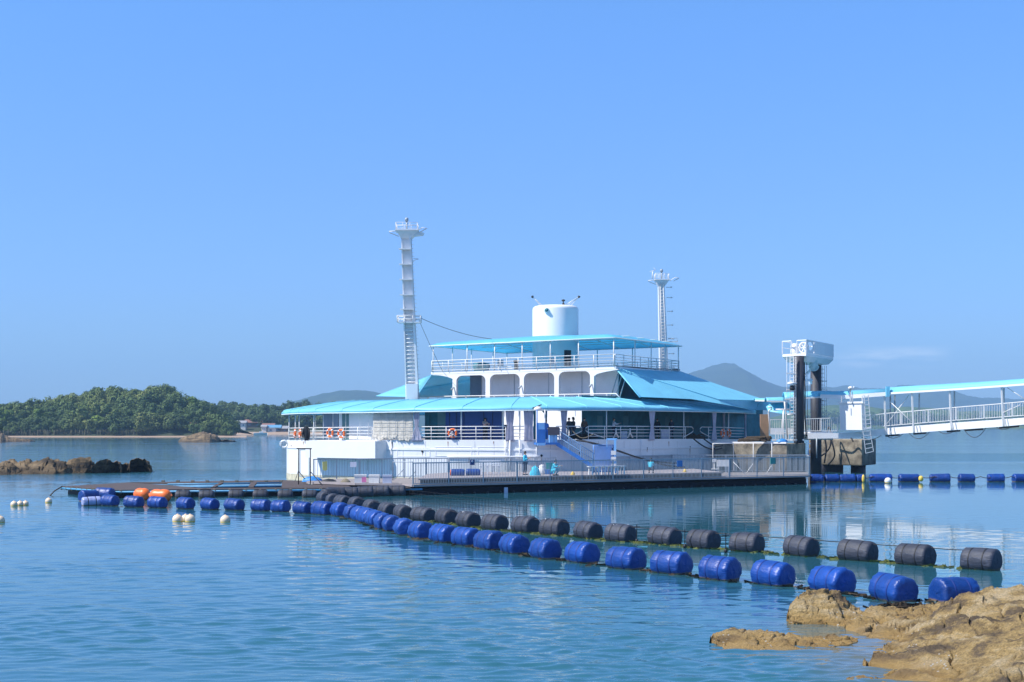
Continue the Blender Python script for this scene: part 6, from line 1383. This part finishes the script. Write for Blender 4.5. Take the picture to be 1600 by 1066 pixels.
RL = [(1276.5,.9,1.02),(1299.5,.9,1.05),(1324,.9,1.1),(1344,.85,.7),(1376,.92,1.7),(1420,.9,1.55),(1468.5,.93,1.4),(1510,.93,1.2),(1556,.93,1.25),(1593,.93,1.0),(1640,.93,1.2)]
RLn = ['two blue floats from the dock corner, first','two blue floats from the dock corner, second','third blue float right of the dock, under the pier block','fourth blue float right of the dock, beside a yellow buoy','fifth blue float right of the dock, the longest, above the white ball buoy','sixth blue float right of the dock, left of the round yellow buoy','seventh blue float right of the dock','eighth blue float right of the dock, short','ninth blue float right of the dock','tenth blue float right of the dock, at the photo edge','eleventh blue float right of the dock beyond the edge']
for i, (px, s_, sx_) in enumerate(RL[:10]):
    place('blue', px, 0, R((-6,4,-3,8,-4,5,-8,3,-5,10)[i]), RLn[i].replace('two blue floats from the dock corner, ','blue float against the dock corner, '), 'blue floats right of the dock', s_, i, 0, .25, 124.5 if i > 3 else 124, sx_)
for o in list(bpy.data.objects):        # unused prototypes
    if o.name in [p.name for k in PR for p in PR[k]] and o.name not in used:
        for c in list(o.children): bpy.data.objects.remove(c)
        bpy.data.objects.remove(o)
# ropes, seaweed and debris along the lines
def line(pts, name, m, lab, r, z, dip=.06, jit=0):
    mb = MB(); path = []
    for a, b in zip(pts, pts[1:]):
        for k in range(6): t = k/6; p = a.lerp(b, t); path.append(Vector((p.x, p.y+jit*noise.noise(p*3), z-dip*4*t*(1-t)+jit*.3*noise.noise(p*5))))
    mb.tube(path, r, 6); return tag(mb.build(name, m), lab, 'rope')
line(blue_pts, 'float_rope', M['debris'], 'brown weedy rope joining the blue floats at the waterline', .022, .03, .04, .2)
line(black_pts[:22], 'float_rope', M['black'], 'thin dark rope strung along the tops of the black floats', .016, .62, .05)
line([at(x, 124.2, z=0) for x in range(1268, 1660, 24)], 'float_rope', M['debris'], 'thin rope joining the blue floats right of the dock', .03, .42, .12)
def weed(pts, lab, m, n_, w, zz=.02):
    rn = random.Random(n_); mb = MB()
    for _ in range(n_):
        i = rn.randrange(len(pts)-1); p = pts[i].lerp(pts[i+1], rn.random()); p = Vector((p.x+rn.gauss(0,w), p.y+rn.gauss(0,w)-.15, zz)); a = rn.uniform(0,3.1); L = rn.uniform(.05,.22)
        d = Vector((math.cos(a)*L, math.sin(a)*L, rn.uniform(-.02,.05))); e = Vector((-math.sin(a)*.02, math.cos(a)*.02, .03)); mb.add([p-d-e, p+d-e, p+d+e, p-d+e], [(0,1,2,3)])
    return tag(mb.build('seaweed', m), lab, 'seaweed', None, 'stuff')
weed(black_pts[:20], 'green seaweed clinging along the inner line of black floats', M['seaweed'], 800, .2)
weed(blue_pts[:22], 'brown weed and twigs along the outer line of blue floats', M['debris'], 500, .18)
weed([at(1400,38.5,z=0),at(1440,38.2,z=0),at(1480,38,z=0)], 'brown driftwood scraps between the shelf rock and the last float', M['debris'], 260, .25, .08)
# net posts standing on the inner line
for i, (a, b) in enumerate(((6,7),(5,6),(4,5),(3,4),(2,3))):
    pass
for px, y in ((995,850),(1070,858),(1134,865)):
    D = (H-.3)*F/(y-14-HY); mb = MB(); p = at(px, D, z=-.1); mb.bar(p, (p.x,p.y,.72), .03); mb.bar((p.x-.12,p.y,.62), (p.x+.12,p.y,.62), .03); mb.lathe((p.x,p.y,.0), [(0,0),(.07,.02),(.06,.12),(0,.16)], 8)
    tag(mb.build('net_stake', M['black']), 'thin dark net stake on the inner line, ' + {995:'leftmost of three',1070:'middle of three',1134:'rightmost of three'}[px], 'stake')
# fine bird net hanging behind the inner floats, left half
mb = MB(); a, b = at(640, 82, z=0), at(835, 68, z=0)
for k in range(41): p = a.lerp(b, k/40); mb.bar((p.x,p.y,.0), (p.x,p.y,1.12), .012)
for z in (.15,.35,.55,.75,.95,1.12): mb.bar((a.x,a.y,z), (b.x,b.y,z), .012)
tag(mb.build('edge_net', M['black']), 'fine dark net standing behind the black floats in front of the dock', 'net')
# orange floats by the raft and ball buoys
for px, yc, L, yaw, lab in ((222,773.5,1.15,-.5,'orange sausage float by the raft, left of two'),(251,775.5,1.45,-.35,'orange sausage float by the raft, right and larger of two')):
    D = (H-.3)*F/(yc-HY); r = empty('orange_float', at(px, D, z=.34), lab, 'float'); r.rotation_euler.z = yaw
    mb = MB(); pr_ = [(0,-L/2)]+[(.38*math.sin(t), -L/2+.38*(1-math.cos(t))) for t in (.3,.7,1.1,1.4)]+[(.39,-L*.15),(.36,0),(.39,L*.15)]+[(.38*math.sin(t), L/2-.38*(1-math.cos(t))) for t in (1.4,1.1,.7,.3)]+[(0,L/2)]
    mb.lathe((0,0,0), pr_, 24, Vector((1,0,0))); mb.build('body', M['orange'], r, local=True)
    for s_ in (-1,1): mb = MB(); mb.tube([(s_*L/2*.97,0,0),(s_*(L/2+.08),0,0)], .07, 8); mb.build('rope_eye', M['orange'], r, local=True)
BY = [(0,813.5,.23,'white ball buoy cut by the left edge of the photo'),(22,788.5,.2,'left one of three white ball buoys touching in a row'),(31.5,787.8,.19,'middle one of three white ball buoys touching in a row'),(40,787.3,.18,'right one of three white ball buoys touching in a row'),(76,783.3,.2,'single white ball buoy near the mooring line of the raft'),
      (277.5,812,.25,'left ball buoy of the cream group in front of the blue line'),(290,811,.22,'cream ball buoy half hidden between two others'),(297,812,.25,'right ball buoy of the cream group in front of the blue line'),(352,813,.24,'single cream ball buoy right of the group of three')]
for px, yc, r_, lab in BY:
    D = (H-r_*.45)*F/(yc-HY); r = empty('ball_buoy', at(px, D, z=r_*.45), lab, 'buoy'); mb = MB(); N = 12
    mb.lathe((0,0,0), [(r_*math.sin(math.pi*k/N), -r_*math.cos(math.pi*k/N)) for k in range(N+1)], 24); mb.build('ball', M['buoywhite'], r, local=True)
    mb = MB(); mb.lathe((0,0,-r_*.32), [(r_*.955,-.02),(r_*.975,0),(r_*.955,.04)], 24); mb.build('weed_band', M['yellow'], r, local=True)
    mb = MB(); mb.lathe((0,0,r_*.97), [(.04,0),(.045,.03),(0,.04)], 10); mb.build('plug', M['buoywhite'], r, local=True)
D = (H-.1)*F/(753.3-HY); r = empty('ball_buoy', at(1387.5, D, z=.1), 'single white ball buoy below the floats right of the dock', 'buoy'); mb = MB(); mb.lathe((0,0,.08), [(.27*math.sin(math.pi*k/12), -.27*math.cos(math.pi*k/12)) for k in range(13)], 24); mb.build('ball', M['styro'], r, local=True); mb = MB(); mb.lathe((0,0,-.04), [(.245,-.02),(.252,0),(.25,.05)], 24); mb.build('weed_band', M['yellow'], r, local=True)
for px, w, h_, lab in ((1349,.12,.34,'upright yellow buoy between blue floats under the pier'),(1439,.19,.24,'round yellow buoy at the end of a blue float')):
    mb = MB(); p = at(px, 122.8, z=.3); mb.lathe(p, [(0,-h_),(w*.7,-h_*.8),(w,-h_*.3),(w,h_*.3),(w*.7,h_*.8),(0,h_)], 16); tag(mb.build('yellow_buoy', M['yellow']), lab, 'buoy')

# ------------------------------------------------------------------ people
def skin_mesh(name, nodes, edges, m, par, sub=1):
    keys = list(nodes); me = bpy.data.meshes.new(name); me.from_pydata([nodes[k][0] for k in keys], [(keys.index(a), keys.index(b)) for a, b in edges], [])
    o = bpy.data.objects.new(name, me); COL.objects.link(o); o.modifiers.new('skin', 'SKIN'); s_ = o.modifiers.new('sub', 'SUBSURF'); s_.levels = sub; s_.render_levels = sub
    for k, v in zip(keys, me.skin_vertices[0].data): r = nodes[k][1]; v.radius = r if isinstance(r, tuple) else (r, r)
    me.skin_vertices[0].data[0].use_root = True
    dg = bpy.context.evaluated_depsgraph_get(); out = bpy.data.meshes.new_from_object(o.evaluated_get(dg)); out.name = name
    bpy.data.objects.remove(o); out.materials.clear(); out.materials.append(m)
    for p in out.polygons: p.use_smooth = True
    q = bpy.data.objects.new(name, out); COL.objects.link(q); q.parent = par; ORG[q.name] = Vector((0,0,0)); return q
def person(px, D, z, yaw, lab, top, legs, pose='stand', arms='down', hat=None, sc=1.0):
    r = empty('person', at(px, D, z=z), lab, 'person'); r.rotation_euler.z = yaw; r.scale = (sc,)*3   # faces -Y
    V = Vector
    if pose == 'stand': hz = .9; J = dict(pel=V((0,0,.92)), hipL=V((.09,0,.88)), hipR=V((-.09,0,.88)), kL=V((.1,-.03,.48)), kR=V((-.1,.02,.48)), aL=V((.11,.02,.09)), aR=V((-.12,.06,.09)), tL=V((.13,-.15,.04)), tR=V((-.13,-.1,.04)), chest=V((0,0,1.22)), neck=V((0,.0,1.42)), head=V((0,-.02,1.55)), crown=V((0,-.01,1.66)))
    elif pose == 'crouch': J = dict(pel=V((0,.12,.34)), hipL=V((.1,.1,.33)), hipR=V((-.1,.1,.33)), kL=V((.17,-.3,.5)), kR=V((-.17,-.28,.48)), aL=V((.14,-.05,.09)), aR=V((-.14,-.03,.09)), tL=V((.16,-.22,.04)), tR=V((-.16,-.2,.04)), chest=V((0,-.02,.66)), neck=V((0,-.1,.86)), head=V((0,-.15,.98)), crown=V((0,-.14,1.09)))
    else: J = dict(pel=V((0,.05,.5)), hipL=V((.1,.03,.5)), hipR=V((-.1,.03,.5)), kL=V((.12,-.4,.5)), kR=V((-.12,-.4,.5)), aL=V((.12,-.42,.09)), aR=V((-.12,-.42,.09)), tL=V((.13,-.6,.04)), tR=V((-.13,-.6,.04)), chest=V((0,.02,.84)), neck=V((0,-.0,1.03)), head=V((0,-.04,1.17)), crown=V((0,-.03,1.28)))
    ch = J['chest']; up = (J['neck']-ch).normalized(); shL, shR = J['neck']-up*.07+V((.17,0,0)), J['neck']-up*.07+V((-.17,0,0))
    if arms == 'down': el, wr = (V((.06,.03,-.27)), V((.05,-.06,-.5)))
    elif arms == 'phone': el, wr = (V((.05,-.02,-.26)), V((-.08,-.27,-.17)))
    else: el, wr = (V((.04,-.2,-.18)), V((-.04,-.42,-.12)))
    eL, wL, eR, wR = shL+el, shL+wr, shR+V((-el.x,el.y,el.z)), shR+V((-wr.x,wr.y,wr.z))
    hand = lambda w, e: w+(w-e).normalized()*.09
    nodes = dict(pel=(J['pel'],(.13,.1)), chest=(ch,(.14,.1)), neck=(J['neck'],.055), jaw=(J['head']-V((0,.0,.05)),(.068,.075)), head=(J['head']+V((0,0,.03)),(.078,.092)), crown=(J['crown'],.06), shL=(shL,.055), shR=(shR,.055), eL=(eL,.04), eR=(eR,.04), wL=(wL,.028), wR=(wR,.028), hL=(hand(wL,eL),(.04,.02)), hR=(hand(wR,eR),(.04,.02)),
                 hipL=(J['hipL'],.085), hipR=(J['hipR'],.085), kL=(J['kL'],.055), kR=(J['kR'],.055), aL=(J['aL'],.038), aR=(J['aR'],.038), tL=(J['tL'],.035), tR=(J['tR'],.035))
    edges = [('pel','chest'),('chest','neck'),('neck','jaw'),('jaw','head'),('head','crown'),('chest','shL'),('chest','shR'),('shL','eL'),('shR','eR'),('eL','wL'),('eR','wR'),('wL','hL'),('wR','hR'),('pel','hipL'),('pel','hipR'),('hipL','kL'),('hipR','kR'),('kL','aL'),('kR','aR'),('aL','tL'),('aR','tR')]
    body = skin_mesh('body', nodes, edges, M['skin'], r)
    # fingers, nose and ears belong to the body mesh
    f = MB()
    for w, e, sd in ((wL,eL,1),(wR,eR,-1)):
        d = (w-e).normalized(); s_ = d.cross(V((0,0,1))).normalized() if abs(d.z) < .9 else V((0,1,0)); b = w+d*.12
        for k, L in enumerate((.06,.075,.07,.052)): q_ = b+s_*(k-1.5)*.02; f.tube([q_-d*.03, q_+d*L*.5, q_+d*L*.8+V((0,-.02,-.02))], [.0095,.009,.007], 6)
        q_ = w+d*.05; f.tube([q_, q_+s_*-.045+d*.03, q_+s_*-.055+d*.06], [.011,.01,.008], 6)
    hd = J['head']; f.tube([hd+V((0,-.075,.03)), hd+V((0,-.105,-.005)), hd+V((0,-.08,-.015))], [.008,.015,.01], 6)
    for sd in (-1,1): f.tube([hd+V((sd*.075,0,.03)), hd+V((sd*.088,.01,.02)), hd+V((sd*.078,.0,-.02))], [.01,.016,.008], 6)
    bm = bmesh.new(); bm.from_mesh(body.data); tmp = bpy.data.meshes.new('t'); tmp.from_pydata(f.v, [], f.f); bm.from_mesh(tmp); bm.to_mesh(body.data); bm.free(); bpy.data.meshes.remove(tmp)
    for p in body.data.polygons: p.use_smooth = True
    g = lambda a, b, t: a.lerp(b, t)
    skin_mesh('jacket', dict(pel=(J['pel']-V((0,0,-.0)),(.165,.13)), mid=(g(J['pel'],ch,.5),(.16,.125)), chest=(ch,(.17,.125)), neck=(J['neck']-up*.02,.075), shL=(shL,.075), shR=(shR,.075), eL=(eL,.058), eR=(eR,.058), wL=(g(eL,wL,.9),.045), wR=(g(eR,wR,.9),.045)),
              [('pel','mid'),('mid','chest'),('chest','neck'),('chest','shL'),('chest','shR'),('shL','eL'),('shR','eR'),('eL','wL'),('eR','wR')], M[top], r)
    skin_mesh('trousers', dict(pel=(J['pel']-V((0,0,.02)),(.15,.12)), hipL=(J['hipL'],.105), hipR=(J['hipR'],.105), kL=(J['kL'],.075), kR=(J['kR'],.075), aL=(g(J['kL'],J['aL'],.92),.058), aR=(g(J['kR'],J['aR'],.92),.058)),
              [('pel','hipL'),('pel','hipR'),('hipL','kL'),('hipR','kR'),('kL','aL'),('kR','aR')], M[legs], r)
    mb = MB(); c = hd+V((0,.018,.045)); mb.lathe(c, [(.098*math.sin(t), .1*math.cos(t)) for t in [math.pi*.02+k*math.pi*.58/8 for k in range(9)]], 18); mb.lathe(c+V((0,.03,-.05)), [(.0,-.05),(.07,-.04),(.085,.02),(.06,.06),(0,.08)], 14); mb.build('hair', M['hair'], r, local=True)
    for sd, a in ((1,'L'),(-1,'R')):
        mb = MB(); an, to = J['a'+a], J['t'+a]; mb.tube([an+V((0,.05,-.05)), an+V((0,0,-.035)), to], [.045,.052,.04], 8); mb.build('shoe', M['dark_cloth'], r, local=True)
    if hat: mb = MB(); mb.lathe(hd+V((0,0,.08)), [(.17,-.02),(.11,0),(.1,.08),(.05,.11),(0,.115)], 16); mb.build('hat', M[hat], r, local=True)
    return r
person(820.5, 108.5, ZI, R(65), 'person in cyan jacket and dark trousers standing on the dock looking at a phone', 'cyan', 'denim', 'stand', 'phone')
person(866, 107.3, ZI, R(50), 'person in cyan jacket crouching on the dock below the green sign', 'cyan', 'cyan', 'crouch', 'fwd')
person(1017, 112.6, ZI, R(170), 'person in cyan jacket sitting on the dock by the railing with back turned', 'cyan', 'denim', 'crouch', 'fwd')
zd = lambda px: hullpt(px)[1]
person(758, 119.4, zd(758), R(30), 'person in pale pink shirt leaning on the rail before the navy wall', 'pinkcloth', 'denim', 'stand', 'fwd')
person(853, 117.6, 3.3, R(20), 'person in blue coat at the top of the blue stairs', 'blue_paint', 'blue_paint', 'stand', 'down')
person(889, 118.9, zd(889), R(25), 'person in black standing left of another by the lilac curtain', 'dark_cloth', 'denim', 'stand', 'down')
person(896, 119.2, zd(896), R(-60), 'person in black with arms forward right of another by the curtain', 'dark_cloth', 'denim', 'stand', 'fwd', 'dark_cloth')
person(913, 120.2, zd(913), 0, 'person in brown shirt facing out above the rope heap', 'browncloth', 'denim', 'stand', 'down')
person(959, 122.5, zd(950), R(80), 'person in white shirt standing at the right-hand dining rail', 'whitecloth', 'denim', 'stand', 'fwd')
person(1027, 129, zd(1027), 0, 'person in dark clothes in the shaded dining area right of the curtain', 'dark_cloth', 'denim', 'stand', 'down')
person(1049, 131, zd(1049), R(30), 'person in dark blue clothes in the dining area left of the canopy post', 'denim', 'denim', 'stand', 'down')
# ------------------------------------------------------------------ haze
hm = bpy.data.materials.new('thin_sea_haze'); hm.use_nodes = True; hn = hm.node_tree; hn.nodes.remove(hn.nodes['Principled BSDF'])
pv = hn.nodes.new('ShaderNodeVolumePrincipled'); pv.inputs['Color'].default_value = (.4,.68,1,1); pv.inputs['Density'].default_value = .00019; hn.links.new(pv.outputs[0], hn.nodes['Material Output'].inputs['Volume'])
mb = MB(); mb.box8([(-3100,-70,-2),(3100,-70,-2),(3100,6500,-2),(-3100,6500,-2),(-3100,-70,260),(3100,-70,260),(3100,6500,260),(-3100,6500,260)])
tag(mb.build('haze', hm), 'thin blue sea haze in the air over the bay', 'haze', None, 'stuff')
